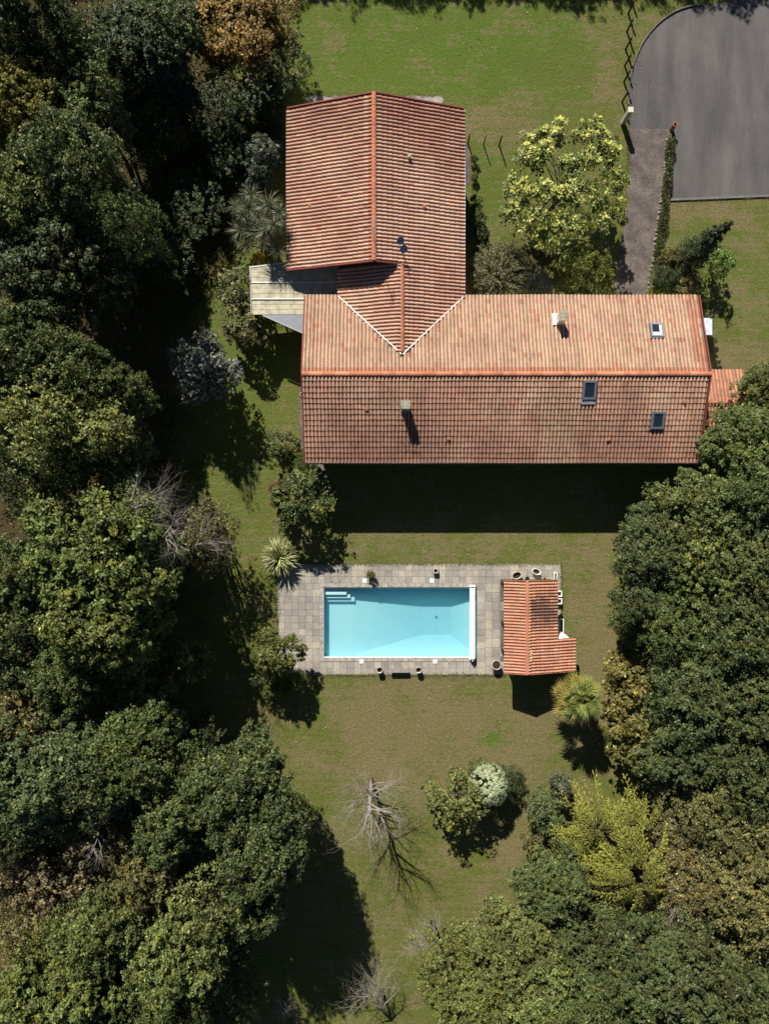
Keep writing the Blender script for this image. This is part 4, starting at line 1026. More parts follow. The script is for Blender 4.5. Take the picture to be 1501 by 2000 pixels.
T_ = [
 # left wood, top to bottom
 (60, 50, 95, 14, 'big0', G_DARK, 'dark leafy tree in the top left corner of the photo'),
 (150, 120, 80, 12, 'thin0', G_BLUE, 'loose blue-green tree right of the top left corner tree'),
 (170, 215, 75, 11, 'big3', G_BLUE, 'blue-green tree above the largest mid green oak at left'),
 (50, 225, 90, 13, 'big1', G_YEL, 'yellowish oak at the left edge below the corner trees'),
 (155, 340, 100, 14, 'big2', G_MID, 'broad mid green tree, largest in the upper left wood'),
 (60, 400, 100, 13, 'big4', G_LIGHT, 'green tree at the left edge under the yellowish oak'),
 (100, 520, 120, 13, 'big5', G_DARK, 'very dark tree at the left edge a quarter of the way down'),
 (262, 445, 62, 14, 'thin1', G_MID, 'tall narrow tree at the edge of the deep shadow, upper left'),
 (190, 560, 70, 9, 'thin1', G_DARK, 'shaded thin tree standing in the dark hollow at left'),
 (545, 120, 55, 4.2, 'thin0', G_DARK, 'dark loose tree left of the top lawn, above the north wing'),
 (35, 690, 95, 14, 'big0', G_MID, 'mid green tree at the left edge level with the silver shrub'),
 (140, 730, 75, 13, 'big3', G_MID, 'second tree from the left edge, level with the silver shrub'),
 (110, 830, 115, 14, 'big2', G_LIGHT, 'wide bright tree at left, level with the pool-side chimney'),
 (215, 770, 65, 12, 'big5', G_MID, 'rightmost tree of the left wood facing the silver shrub'),
 (235, 880, 60, 11, 'big4', G_BLUE, 'dusky tree just above the bare grey branches at left'),
 (55, 930, 90, 12, 'thin1', G_DARK, 'dark tree at the left edge above the brightest big oak'),
 (190, 1080, 130, 14, 'big1', G_LIGHT, 'very large bright green oak left of the sparse shadow-casting tree'),
 (262, 1115, 74, 9, 'big0', G_MID, 'rounded tree below the bare grey branches'),
 (50, 1140, 100, 13, 'big3', G_MID, 'tree at the left edge beside the very large bright oak'),
 (200, 1215, 110, 14, 'big5', G_LIGHT, 'light green tree under the very large bright oak'),
 (60, 1270, 90, 12, 'big2', G_BLUE, 'deep green tree at the left edge level with the pool'),
 (145, 1320, 85, 12, 'big4', G_MID, 'tree with a few yellow leaves, left of the dark hollow'),
 (272, 1340, 70, 9, 'thin0', G_OLIVE, 'sparse olive tree in the dark hollow, left of the pool'),
 (370, 1295, 40, 7, 'small1', G_BLUE, 'small blue-green tree alone in the shade, left of the pool shrubs'),
 (50, 1400, 85, 12, 'big1', G_OLIVE, 'olive-brown tree at the left edge below pool level'),
 (110, 1510, 125, 14, 'big0', G_BLUE, 'large deep green tree at the left edge above the brown-leaved ones'),
 (265, 1470, 95, 13, 'big3', G_MID, 'round green tree between deep green tree and lawn shadow'),
 (385, 1450, 55, 7, 'small2', G_DARK, 'small shaded tree at the edge of the lawn shadow'),
 (470, 1545, 95, 13, 'big2', G_BLUE, 'dense dark green tree jutting into the lawn, upper of the pair'),
 (505, 1650, 100, 13, 'big4', G_BLUE, 'dense dark green tree jutting into the lawn, lower of the pair'),
 (498, 1748, 62, 11, 'big3', G_MID, 'green tree below the pair that juts into the lawn'),
 (350, 1600, 90, 13, 'big5', G_MID, 'green tree behind the pair that juts into the lawn'),
 (200, 1620, 80, 11, 'thin1', G_BROWN, 'brown-leaved half bare tree with a pale forked limb'),
 (130, 1700, 95, 11, 'thin0', G_BROWN, 'brown-leaved thin tree nearest the left edge'),
 (300, 1690, 80, 11, 'big1', G_OLIVE, 'olive tree with brown patches in the middle of the lower left wood'),
 (30, 1600, 70, 12, 'big3', G_DARK, 'dark tree at the left edge above the brown-leaved ones'),
 (405, 1740, 95, 13, 'thin1', G_LIGHT, 'light green tree beside the longest lawn shadow'),
 (210, 1810, 90, 12, 'big4', G_LIGHT, 'leaf-green tree between brown trees and the lower left corner'),
 (50, 1800, 80, 11, 'thin1', G_OLIVE, 'thin olive tree at the left edge near the bottom'),
 (330, 1870, 90, 12, 'big2', G_LIGHT, 'green tree near the bottom, left of the deep lawn shadow'),
 (120, 1920, 120, 13, 'big5', G_LIGHT, 'leafy yellow-green tree in the bottom left corner'),
 (340, 1965, 75, 11, 'big3', G_MID, 'tree cut by the bottom edge, left of the lawn'),
 (10, 1950, 70, 11, 'thin0', G_BROWN, 'brownish tree cut by the bottom left corner'),
 (245, 1960, 60, 11, 'big1', G_MID, 'tree cut by the bottom edge beside the yellow-green one'),
 (245, 95, 85, 9, 'big4', G_DARK, 'dark tree behind the feathery conifer, top left'),
 (325, 50, 75, 8.5, 'big2', G_BLUE, 'blue-green tree at the top edge left of the orange autumn tree'),
 (290, 235, 60, 6, 'big0', G_DARK, 'low dark tree between the two conifers'),
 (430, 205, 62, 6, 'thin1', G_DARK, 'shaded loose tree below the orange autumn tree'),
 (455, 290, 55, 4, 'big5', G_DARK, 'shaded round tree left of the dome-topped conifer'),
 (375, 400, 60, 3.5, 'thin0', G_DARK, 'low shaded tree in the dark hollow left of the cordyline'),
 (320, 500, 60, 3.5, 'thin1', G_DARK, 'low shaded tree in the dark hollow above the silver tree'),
 (12, 860, 60, 11, 'big3', G_MID, 'tree cut by the left edge level with the lower roof'),
 (55, 1700, 75, 10, 'big2', G_BROWN, 'brown-tinged tree at the left edge among the thin ones'),
 (215, 1700, 70, 9.5, 'big5', G_OLIVE, 'olive tree under the half bare brown tree'),
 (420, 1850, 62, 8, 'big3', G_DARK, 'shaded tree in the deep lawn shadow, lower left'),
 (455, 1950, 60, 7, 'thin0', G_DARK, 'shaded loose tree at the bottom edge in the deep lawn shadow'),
 (15, 1480, 60, 12, 'big4', G_MID, 'tree cut by the left edge below the olive-brown one'),
 # right wood
 (1508, 775, 62, 8, 'big1', G_LIGHT, 'tree at the right edge overlapping the annex roof'),
 (1455, 872, 78, 9, 'big3', G_LIGHT, 'tree just below the annex at the right edge'),
 (1370, 1000, 85, 9, 'big0', G_LIGHT, 'bright tree by the corner of the house shadow at right'),
 (1470, 970, 70, 10, 'big4', G_MID, 'tree at the right edge level with the house shadow'),
 (1275, 1065, 75, 8, 'big2', G_BLUE, 'leftmost tree of the right wood, below the house shadow'),
 (1370, 1110, 85, 9, 'big5', G_LIGHT, 'sunny tree in the middle of the right wood'),
 (1465, 1100, 85, 10, 'big1', G_BLUE, 'blue-green tree at the right edge above pool level'),
 (1260, 1180, 65, 7, 'big0', G_BLUE, 'dusky tree facing the pool house across the lawn'),
 (1345, 1225, 85, 8, 'big3', G_MID, 'green tree level with the pool house, right wood'),
 (1450, 1230, 90, 10, 'big2', G_BLUE, 'blue-green tree at the right edge level with the pool'),
 (1255, 1245, 50, 5, 'small0', G_BLUE, 'low dusky tree just above the orange-tinged shrub'),
 (1370, 1350, 95, 9, 'big4', G_BLUE, 'blue-green tree right of the orange-tinged shrub'),
 (1465, 1370, 85, 10, 'big5', G_BLUE, 'blue-green tree at the right edge level with the palm'),
 (1340, 1460, 85, 8, 'big1', G_BLUE, 'deep green tree above the golden cypress'),
 (1440, 1500, 85, 9, 'big0', G_MID, 'green tree with yellow leaves at right, above the brown ones'),
 (1330, 1560, 70, 6, 'thin1', G_OLIVE, 'twiggy olive shrub-like tree right of the golden cypress top'),
 (1420, 1610, 100, 8, 'big3', G_OLIVE, 'olive-brown tree at right, upper of three'),
 (1350, 1700, 90, 7, 'big2', G_OLIVE, 'olive-brown tree touching the golden cypress on the right'),
 (1460, 1740, 95, 9, 'big4', G_OLIVE, 'olive-brown tree at the right edge, lowest of three'),
 (1330, 1800, 65, 6, 'thin0', G_YEL, 'small yellowish tree below the golden cypress'),
 (1085, 1740, 72, 8, 'big5', G_BLUE, 'dark blue-green tree at the left foot of the golden cypress'),
 (1150, 1830, 80, 8, 'big1', G_BLUE, 'dark blue-green tree directly below the golden cypress'),
 (1000, 1860, 95, 8, 'big0', G_LIGHT, 'light green tree at the lower end of the lawn'),
 (880, 1900, 75, 7, 'thin1', G_LIGHT, 'pale twiggy tree reaching into the lawn at the bottom'),
 (930, 1960, 80, 8, 'big3', G_LIGHT, 'light green tree cut by the bottom edge, next to the lawn'),
 (1060, 1960, 85, 9, 'big2', G_LIGHT, 'tree cut by the bottom edge, second from the lawn'),
 (1170, 1940, 90, 9, 'big4', G_MID, 'tree cut by the bottom edge, third from the lawn'),
 (1260, 1890, 90, 9, 'big5', G_BLUE, 'dense green tree in the lower right, under the yellowish tree'),
 (1370, 1920, 100, 10, 'big1', G_BLUE, 'dense green tree left of the bottom right corner'),
 (1470, 1960, 80, 10, 'big0', G_BLUE, 'dense green tree in the bottom right corner'),
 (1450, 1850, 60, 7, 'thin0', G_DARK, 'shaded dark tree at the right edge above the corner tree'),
]
for t in T_: tree(*t)
# trees standing outside the frame whose shadows fall into it, and that close the wood from the side
r = random.Random(77)
grp = 'trees beyond the edge of the photo'
x = -26.0
while x < 34:
    y = 51.3 + r.uniform(-.4, .4); H = 11.0
    e = empty('tree', (x, y, 0), 'tree beyond the edge of the view, part of the surrounding wood', 'tree', grp, r.uniform(0, 6), (.95, .95, H / 13))
    pk = PROTO['big%d' % r.randrange(6)]; link('trunk', pk[1], e); c = link('crown', pk[0], e); c.color = (*G_MID, 1); x += r.uniform(1.9, 2.6)
for _ in range(46):
    side = r.choice('lrb'); 
    if side == 'l': xx, yy = -r.uniform(34, 44), r.uniform(-42, 50)
    elif side == 'r': xx, yy = r.uniform(34, 44), r.uniform(-42, 6)
    else: xx, yy = r.uniform(-34, 40), -r.uniform(44, 54)
    s = r.uniform(.9, 1.3)
    e = empty('tree', (xx, yy, 0), 'tree beyond the edge of the view, part of the surrounding wood', 'tree', grp, r.uniform(0, 6), (s, s, r.uniform(.75, 1)))
    pk = PROTO['big%d' % r.randrange(6)]; link('trunk', pk[1], e); c = link('crown', pk[0], e); c.color = (*r.choice([G_MID, G_BLUE, G_LIGHT]), 1)

# shrubs and small trees
SH = [
 (510, 300, 40, 4.5, 'small0', G_GREY, 'grey-green small tree beside the upper west eave of the north wing', 'small_tree', 'tree'),
 (500, 345, 35, 3.5, 'small3', G_GREY, 'low grey-green shrub between small tree and spiky cordyline', 'shrub', 'shrub'),
 (465, 560, 42, 4.0, 'small1', (0.17, 0.175, 0.085), 'olive-coloured small tree at the corner of the lean-to roof', 'small_tree', 'tree'),
 (475, 635, 48, 3.8, 'small2', (0.155, 0.16, 0.078), 'olive-coloured small tree below the lean-to roof corner', 'small_tree', 'tree'),
 (395, 725, 66, 6.0, 'small3', G_SILVER, 'silvery blue shrub-like tree standing alone in the west lawn', 'silver_tree', 'tree'),
 (552, 870, 32, 2.6, 'small0', G_MID, 'green shrub by the west wall of the house', 'shrub', 'shrub'),
 (590, 975, 60, 4.2, 'small1', G_MID, 'leafy green shrub at the south-west corner of the house', 'shrub', 'shrub'),
 (545, 965, 26, 2.4, 'small2', (0.13, 0.085, 0.045), 'reddish shrub left of the corner shrub', 'shrub', 'shrub'),
 (590, 905, 24, 2.0, 'dense1', G_MID, 'low shrub against the south-west house corner', 'shrub', 'shrub'),
 (405, 1030, 55, 7, 'thin0', G_OLIVE, 'sparse half bare tree casting a lacy shadow on the west lawn', 'sparse_tree', 'tree'),
 (418, 1085, 45, 5.2, 'thin1', G_OLIVE, 'lower sparse tree whose twigs overhang the lacy shadow', 'sparse_tree', 'tree'),
 (543, 1275, 48, 4.6, 'small0', (0.11, 0.118, 0.035), 'bushy golden-green shrub at the lower left corner of the terrace', 'shrub', 'shrub'),
 (528, 1315, 32, 3.2, 'small3', G_MID, 'dark green lower half of the shrub group by the terrace', 'shrub', 'shrub'),
 (552, 1340, 17, 1.8, 'dense0', (0.13, 0.17, 0.035), 'small clipped lime-green bush below the terrace shrubs', 'clipped_bush', 'bush'),
 (582, 1333, 20, 2.2, 'dense1', (0.075, 0.12, 0.032), 'clipped mid green bush right of the lime-green one', 'clipped_bush', 'bush'),
 (890, 1562, 58, 4.0, 'small1', (0.135, 0.16, 0.050), 'loose olive shrub left of the pale variegated ball', 'shrub', 'shrub'),
 (935, 1500, 22, 2.0, 'small2', G_LIGHT, 'light green sprig above the pale variegated ball', 'shrub', 'shrub'),
 (982, 1533, 38, 2.4, 'dense0', G_DARK, 'dark bush behind the pale variegated ball', 'shrub', 'bush'),
 (1232, 1330, 60, 4.5, 'small3', (0.17, 0.155, 0.045), 'orange-tinged shrub just right of the palm crown', 'autumn_shrub', 'shrub'),
 (1235, 1430, 62, 4.5, 'small0', (0.155, 0.145, 0.045), 'orange-tinged shrub lower right of the palm', 'autumn_shrub', 'shrub'),
 (1300, 1400, 60, 5.5, 'small2', (0.13, 0.125, 0.05), 'olive shrub behind the orange-tinged ones', 'shrub', 'shrub'),
 (1062, 1585, 40, 3.2, 'small1', (0.085, 0.11, 0.045), 'green shrub left of the golden cypress', 'shrub', 'shrub'),
 (1095, 1530, 24, 3.0, 'small3', G_GREY, 'grey-green sapling above the golden cypress', 'shrub', 'shrub'),
 (1040, 1640, 22, 2.2, 'small0', G_OLIVE, 'low brownish shrub at the lawn edge left of the golden cypress', 'shrub', 'shrub'),
 (1150, 532, 50, 4.8, 'dense0', (0.135, 0.15, 0.035), 'domed dark green bush between path and feathery shrub', 'domed_bush', 'bush'),
 (1050, 553, 24, 1.6, 'dense1', G_SILVER, 'small silver-grey bush at the house wall', 'shrub', 'bush'),
 (1405, 512, 26, 3.0, 'small1', (0.15, 0.21, 0.06), 'light green maple-like bush beside the leaning conifer', 'shrub', 'bush'),
 (1310, 500, 22, 1.8, 'small2', (0.14, 0.14, 0.05), 'yellowish shrub in the bed right of the path', 'shrub', 'shrub'),
 (1300, 545, 26, 1.8, 'dense0', G_DARK, 'dark clipped bush at the bottom of the path bed', 'shrub', 'bush'),
 (1340, 560, 26, 1.8, 'small0', G_OLIVE, 'olive shrub against the north eave right of the path', 'shrub', 'shrub'),
 (1276, 570, 10, .7, 'dense1', (0.20, 0.19, 0.03), 'tiny yellow plant at the foot of the path', 'shrub', 'plant'),
 (928, 395, 17, 1.4, 'small0', G_MID, 'small shrub in the border by the north wing, upper', 'border_shrub', 'shrub'),
 (930, 430, 20, 1.5, 'small1', G_MID, 'small shrub in the border by the north wing, middle', 'border_shrub', 'shrub'),
 (940, 458, 16, 1.3, 'small2', G_DARK, 'small shrub in the border by the north wing, lower', 'border_shrub', 'shrub'),
 (926, 345, 8, .7, 'dense1', G_YEL, 'low yellowish plant beside the concrete pad', 'border_shrub', 'plant'),
 (925, 310, 8, .8, 'small3', G_MID, 'low green plant beside the concrete pad', 'border_shrub', 'plant'),
 (1362, 940, 22, 2.0, 'small2', G_BROWN, 'brownish shrub at the south-east corner of the house', 'shrub', 'shrub'),
 (505, 509, 16, 2.6, 'small2', (0.42, 0.30, 0.03), 'yellow flowering bush behind the lean-to roof', 'flowering_bush', 'bush'),
 (1228, 1385, 34, 3.5, 'small1', (0.20, 0.17, 0.05), 'yellowing shrub between the two orange-tinged ones', 'shrub', 'shrub'),
]
for t in SH: tree(*t[:7], name=t[7], cat=t[8])
# clipped hedge along the path (one hedge, uneven)
def hedge(pts, wd, h, col, label):
    rs = np.random.RandomState(12); C = []; S = []
    for a, b_ in zip(pts[:-1], pts[1:]):
        a = P(*a); b_ = P(*b_); L = (b_ - a).length; n = int(L * 900); t = rs.uniform(0, 1, n)
        c = np.outer(1 - t, np.array(a)) + np.outer(t, np.array(b_)); d = (b_ - a).normalized(); nn = np.array([-d.y, d.x, 0])
        c = c + np.outer(rs.uniform(-1, 1, n) * wd * (1 + .25 * np.sin(t * L * 2.1)), nn) + np.array([0, 0, 1]) * (rs.uniform(.1, 1, (n, 1)) * h * (1 + .2 * np.sin(t * L * 3.3))[:, None])
        C.append(c)
    C = np.concatenate(C); n = len(C); N = unit(rs.normal(size=(n, 3)) + np.array([0, 0, .8])); 
    Co = np.array(col) * rs.uniform(.55, 1.45, (n, 1))
    me_ = quads_mesh('hedge', leaf_quads(C, N, rs.uniform(.06, .12, n), rs), Co, M_LEAF)
    return tag(link('hedge', me_), label, 'hedge')
hedge([(1306, 275), (1301, 340), (1293, 420), (1286, 470), (1279, 525)], .26, .65, (0.085, 0.10, 0.035), 'low narrow hedge between the path and the asphalt yard')
# bright tree with yellow tips: big leaves in rosettes
def rosette_tree(px, py, rpx, H, label):
    rs = np.random.RandomState(17); zc = H * .68; q = P(px, py, H * .8); Rm = rpx / PXM * (1 - H * .8 / CAMZ)
    Cs, Ns, Ss, Co, Ts = [], [], [], [], []
    blobs = [(1045, 282, 40), (1085, 248, 30), (1160, 250, 36), (1195, 285, 28), (1150, 305, 26), (1208, 340, 27), (1110, 318, 24), (1012, 362, 36), (1062, 372, 32), (1045, 425, 40), (1118, 372, 34), (1172, 372, 30), (1108, 432, 40), (1170, 430, 30), (1212, 402, 28), (1100, 468, 26), (1000, 408, 24), (1072, 470, 24)]
    cents = []; sc0 = PXM / (1 - H * .8 / CAMZ)
    for bx, by, br in blobs:
        br *= .86
        for _ in range(int(br * br * .0205) + 4):
            a = rs.uniform(0, 6.28); rr = math.sqrt(rs.uniform(0, 1)) * (1 + .15 * math.sin(5 * a + bx)); zz = math.sqrt(max(0, 1 - min(1, rr) ** 2)) * rs.uniform(.2, 1.0) * (br / 60)
            cents.append((((bx - px) + br * rr * math.cos(a)) / sc0 / Rm, (-(by - py) + br * rr * math.sin(a)) / sc0 / Rm, zz))
    for c in cents:
        cc = np.array([c[0] * Rm, c[1] * Rm, zc + c[2] * H * .30 + rs.uniform(-.15, .15)])
        up_ = unit(np.array([c[0] * .7, c[1] * .7, 1.0]) + rs.normal(size=3) * .25)
        n = 24; a = rs.uniform(0, 6.28, n); el = rs.uniform(.0, 1.0, n)
        t1 = unit(np.cross(up_, np.array([.3, .5, .1]))); t2 = np.cross(up_, t1)
        d = np.outer(np.cos(a), t1) + np.outer(np.sin(a), t2)
        dirs = unit(d * (1 - .55 * el[:, None]) + up_ * (el[:, None] * .8 - .15))
        rad = .31 * (1 - .5 * el); pos = cc + dirs * rad[:, None] + rs.normal(size=(n, 3)) * .03
        N = unit(up_ * .9 - dirs * .35 + rs.normal(size=(n, 3)) * .25)
        yl = rs.uniform(.15, 1.0); g = np.array([0.16, 0.21, 0.07]); y = np.array([0.74, 0.70, 0.20])
        m_ = np.clip(el * 1.5 * yl, 0, 1)[:, None] * (1 if c[2] > .12 else .4)
        col = (g * (1 - m_) + y * m_) * rs.uniform(.75, 1.2, (n, 1))
        Cs.append(pos); Ns.append(N); Ts.append(dirs); Co.append(col); Ss.append(rs.uniform(.24, .38, n) * (1 - .35 * el))
    # lower fill leaves
    cn_ = np.array(cents); n = 3800; k = rs.randint(0, len(cn_), n)
    bl = cn_[k] * np.array([Rm, Rm, H * .2]) * .96 + np.array([0, 0, zc - .35]) + rs.normal(size=(n, 3)) * .16
    Cs.append(bl); Ns.append(unit(rs.normal(size=(n, 3)) + [0, 0, .7])); Ts.append(rs.normal(size=(n, 3))); Co.append(np.array([0.12, 0.17, 0.045]) * rs.uniform(.6, 1.3, (n, 1))); Ss.append(rs.uniform(.16, .26, n))
    C, N, T, S, Cl = map(np.concatenate, (Cs, Ns, Ts, Ss, Co))
    e = empty('yellow_tipped_tree', (q.x, q.y, 0), label, 'tree')
    link('crown', quads_mesh('crown', leaf_quads(C, N, S, rs, .6, .1, T), Cl, M_LEAF), e).color = (1, 1, 1, 1)
    b = MB(); L = np.array([(c[0] * Rm, c[1] * Rm, zc + c[2] * H * .25, 1) for c in cents[::9]]); limbs(b, L, H * .8, .16, rs, per=1); b.build('trunk', M_BARK, e, True)
rosette_tree(1108, 352, 128, 6.0, 'spreading bright tree with yellow leaf tips between north wing and path')

# conifers
def conifer(px, py, H, rb, col, label, leaf=.13, n=9000, droop=.35, name='conifer', lay=26, base_z=.4, tipc=1.3):
    rs = np.random.RandomState(int(px)); q = P(px, py)
    e = empty(name, (q.x, q.y, 0), label, 'conifer')
    Cs, Ts, Co = [], [], []; b = MB(); b.tube([(0, 0, 0), (0, 0, H * .5), (0, 0, H * .98)], [rb * .10 + .05, rb * .06 + .03, .01], 7)
    for i in range(lay):
        t = (i + rs.uniform(0, 1)) / lay; z = base_z + (H - base_z) * t; R1 = rb * (1 - t) ** .8 * rs.uniform(.85, 1.15) + .05; nb = max(4, int(14 * (1 - t) + 4))
        for k in range(nb):
            a = rs.uniform(0, 6.28); L = R1 * rs.uniform(.7, 1.12); m = max(6, int(n / lay / nb)); s = np.sort(rs.uniform(.15, 1, m))
            d = np.array([math.cos(a), math.sin(a), 0]); c = np.array([0, 0, z]) + np.outer(s * L, d) + np.outer(-(s ** 1.7) * L * droop, [0, 0, 1])
            side = np.array([-d[1], d[0], 0]); w_ = (1 - s * .75) * L * .30
            lat = rs.uniform(-1, 1, m); c = c + np.outer(lat * w_, side) + rs.normal(size=(m, 3)) * .03
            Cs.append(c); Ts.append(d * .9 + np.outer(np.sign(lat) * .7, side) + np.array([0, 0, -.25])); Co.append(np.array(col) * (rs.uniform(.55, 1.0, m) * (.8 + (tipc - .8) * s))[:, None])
            if k % 2 == 0: b.tube([(0, 0, z), tuple(np.array([0, 0, z]) + d * L * .8 - np.array([0, 0, L * droop * .55]))], [.03, .008], 4, False)
    C, T, Cl = map(np.concatenate, (Cs, Ts, Co)); m = len(C); N = unit(rs.normal(size=(m, 3)) * .45 + [0, 0, 1])
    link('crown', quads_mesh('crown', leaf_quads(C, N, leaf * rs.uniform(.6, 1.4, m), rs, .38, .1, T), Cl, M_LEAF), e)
    b.build('trunk', M_BARK, e, True)
    return e
conifer(1330, 515, 8.0, 1.45, (0.055, 0.068, 0.026), 'tall dark conifer leaning over the bed right of the path', .15, 12000, .15)
conifer(535, 262, 5.5, 1.5, (0.052, 0.075, 0.022), 'dark green dome-topped conifer beside the north wing', .13, 12000, .3)
conifer(545, 210, 4.5, 1.2, (0.045, 0.07, 0.022), 'lower dark conifer above the dome-topped one', .13, 8000, .3)
conifer(362, 238, 9.0, 2.7, (0.085, 0.11, 0.06), 'tall feathery blue-green conifer at the top left', .2, 22000, .45, lay=26, base_z=1.5)
conifer(300, 300, 7.5, 2.0, (0.045, 0.06, 0.034), 'dark slender conifer in the shade below the feathery one', .2, 10000, .4, lay=20, base_z=1)
tree(455, 30, 95, 6.8, 'big3', G_ORANGE, 'orange autumn tree cut by the top edge', name='autumn_tree')
tree(535, 45, 60, 5, 'thin1', (0.17, 0.13, 0.04), 'thin yellowing tree beside the orange autumn tree', name='autumn_tree')
tree(480, 150, 70, 5.5, 'thin0', G_DARK, 'dark tree between autumn tree and north wing')
# golden cypress with pendulous sprays
def golden(px, py, rpx, H, label):
    rs = np.random.RandomState(5); q = P(px, py, H * .6); Rm = rpx / PXM * (1 - H * .55 / CAMZ)
    e = empty('golden_cypress', (q.x, q.y, 0), label, 'conifer'); Cs, Ts, Ns, Co = [], [], [], []; b = MB()
    tops = [(-.35, .45, .8), (.0, .1, .86), (.18, -.22, 1.0), (-.45, -.05, .72), (.35, .35, .70)]
    for tx, ty, th in tops: b.tube([(0, 0, 0), (tx * Rm * .4, ty * Rm * .4, H * th * .5), (tx * Rm * .85, ty * Rm * .85, H * th * .82)], [.16, .09, .02], 6)
    for tx, ty, th in tops:
        base = np.array([tx * Rm, ty * Rm, H * th + .15]); big = 1.0 if th > .9 else .62
        for k in range(int(30 * big) + 8):
            a = rs.uniform(0, 6.28); L = Rm * .9 * big * rs.uniform(.45, 1.0); z0 = -rs.uniform(0, 1.1)
            d = np.array([math.cos(a), math.sin(a), 0.]); side = np.array([-d[1], d[0], 0]); curl = rs.uniform(-.5, .5); tone = rs.uniform(.75, 1.2)
            for s_ in np.linspace(.18, 1, max(6, int(L * 5))):
                o_ = base + np.array([0, 0, z0 + .10 * s_ * L - .85 * s_ ** 2 * L]) + d * s_ * L + side * curl * s_ ** 2 * L
                for sg in (-1, 1):
                    l2 = (.55 - .25 * s_) * rs.uniform(.6, 1.3); d2 = unit(d * .8 + side * (sg * .75 + curl * s_) + np.array([0, 0, -.15])); m = 13
                    u_ = rs.uniform(0, 1, m); pos = o_ + np.outer(u_ * l2, d2) + np.outer(-.5 * u_ ** 2 * l2 * 1.4, [0, 0, 1]) + rs.normal(size=(m, 3)) * .022
                    Cs.append(pos); Ts.append(d2 + np.array([0, 0, -.7]) * u_[:, None] + rs.normal(size=(m, 3)) * .3); Ns.append(unit(np.array([0, 0, 1.]) + rs.normal(size=(m, 3)) * .45))
                    inner = np.clip((s_ * .6 + u_ * .6 - .25) * 1.3, 0, 1)[:, None]
                    Co.append((np.array([0.15, 0.155, 0.036]) * (1 - inner) + np.array([0.37, 0.37, 0.07]) * inner) * rs.uniform(.65, 1.2, (m, 1)) * tone)
    C, T, N, Cl = map(np.concatenate, (Cs, Ts, Ns, Co)); m = len(C)
    link('crown', quads_mesh('crown', leaf_quads(C, N, rs.uniform(.09, .19, m), rs, .42, .1, T), Cl, M_LEAF), e)
    b.build('trunk', M_BARK, e, True)
golden(1198, 1650, 120, 7.5, 'golden yellow-green cypress with drooping sprays at the lower right')

# feathery shrub (fine upright shoots)
def feathery(px, py, rpx, H, col, label):
    rs = np.random.RandomState(3); q = P(px, py, H * .6); Rm = rpx / PXM * (1 - H * .6 / CAMZ); Cs, Ts, Co, Ns = [], [], [], []
    e = empty('feathery_shrub', (q.x, q.y, 0), label, 'shrub'); b = MB()
    for k in range(720):
        a = rs.uniform(0, 6.28); r_ = math.sqrt(rs.uniform(0, 1)); d = unit(np.array([math.cos(a) * r_, math.sin(a) * r_, .75 - .35 * r_ + rs.uniform(-.1, .1)])); L = rs.uniform(.75, 1.05)
        m = 46; s = rs.uniform(.45, 1, m); end = np.array([d[0] * Rm * 1.1, d[1] * Rm * 1.1, .3 + d[2] * H]) * L
        c = np.outer(s, end) + rs.normal(size=(m, 3)) * .045; Cs.append(c); Ts.append(d + rs.normal(size=(m, 3)) * .35); Ns.append(unit(rs.normal(size=(m, 3)) + [0, 0, .6]))
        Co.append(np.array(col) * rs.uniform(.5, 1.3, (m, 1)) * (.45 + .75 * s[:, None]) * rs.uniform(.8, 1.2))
        if k % 4 == 0: b.tube([(0, 0, 0), tuple(end * .5), tuple(end * .9)], [.02, .012, .004], 4, False)
    C, T, N, Cl = map(np.concatenate, (Cs, Ts, Ns, Co)); m = len(C)
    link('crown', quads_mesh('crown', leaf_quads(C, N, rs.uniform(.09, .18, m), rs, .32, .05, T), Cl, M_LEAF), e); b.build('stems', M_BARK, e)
feathery(978, 528, 64, 3.2, (0.23, 0.22, 0.12), 'large round feathery grey-green shrub in the corner east of the north wing')
# pale variegated ball
def ball_bush(px, py, rpx, H, col, label):
    rs = np.random.RandomState(8); q = P(px, py, H * .6); Rm = rpx / PXM * (1 - H * .6 / CAMZ); e = empty('variegated_bush', (q.x, q.y, 0), label, 'bush')
    n = 420; d = unit(rs.normal(size=(n, 3)) + [0, 0, .35]); Cs, Ns, Co = [], [], []
    for k in range(n):
        c = d[k] * np.array([Rm, Rm, H * .5]) * rs.uniform(.9, 1.02) + [0, 0, H * .5]; m = 60; bl = ball(m, rs) * .15
        Cs.append(c + bl); Ns.append(unit(bl * 3 + d[k] + rs.normal(size=(m, 3)) * .4)); Co.append(np.array(col) * rs.uniform(.7, 1.2, (m, 1)) * rs.uniform(.75, 1.15))
    C, N, Cl = map(np.concatenate, (Cs, Ns, Co)); m = len(C)
    link('crown', quads_mesh('crown', leaf_quads(C, N, rs.uniform(.05, .10, m), rs), Cl, M_LEAF), e)
    b = MB(); b.tube([(0, 0, 0), (0, 0, H * .6)], [.09, .05], 7); 
    for k in range(0, n, 6): b.tube([(0, 0, H * .3), tuple(d[k] * np.array([Rm, Rm, H * .5]) * .85 + np.array([0, 0, H * .5]))], [.03, .008], 4, False)
    b.build('trunk', M_BARK, e)
ball_bush(953, 1535, 39, 3.6, (0.50, 0.55, 0.34), 'pale cream-green variegated ball bush in the south lawn')

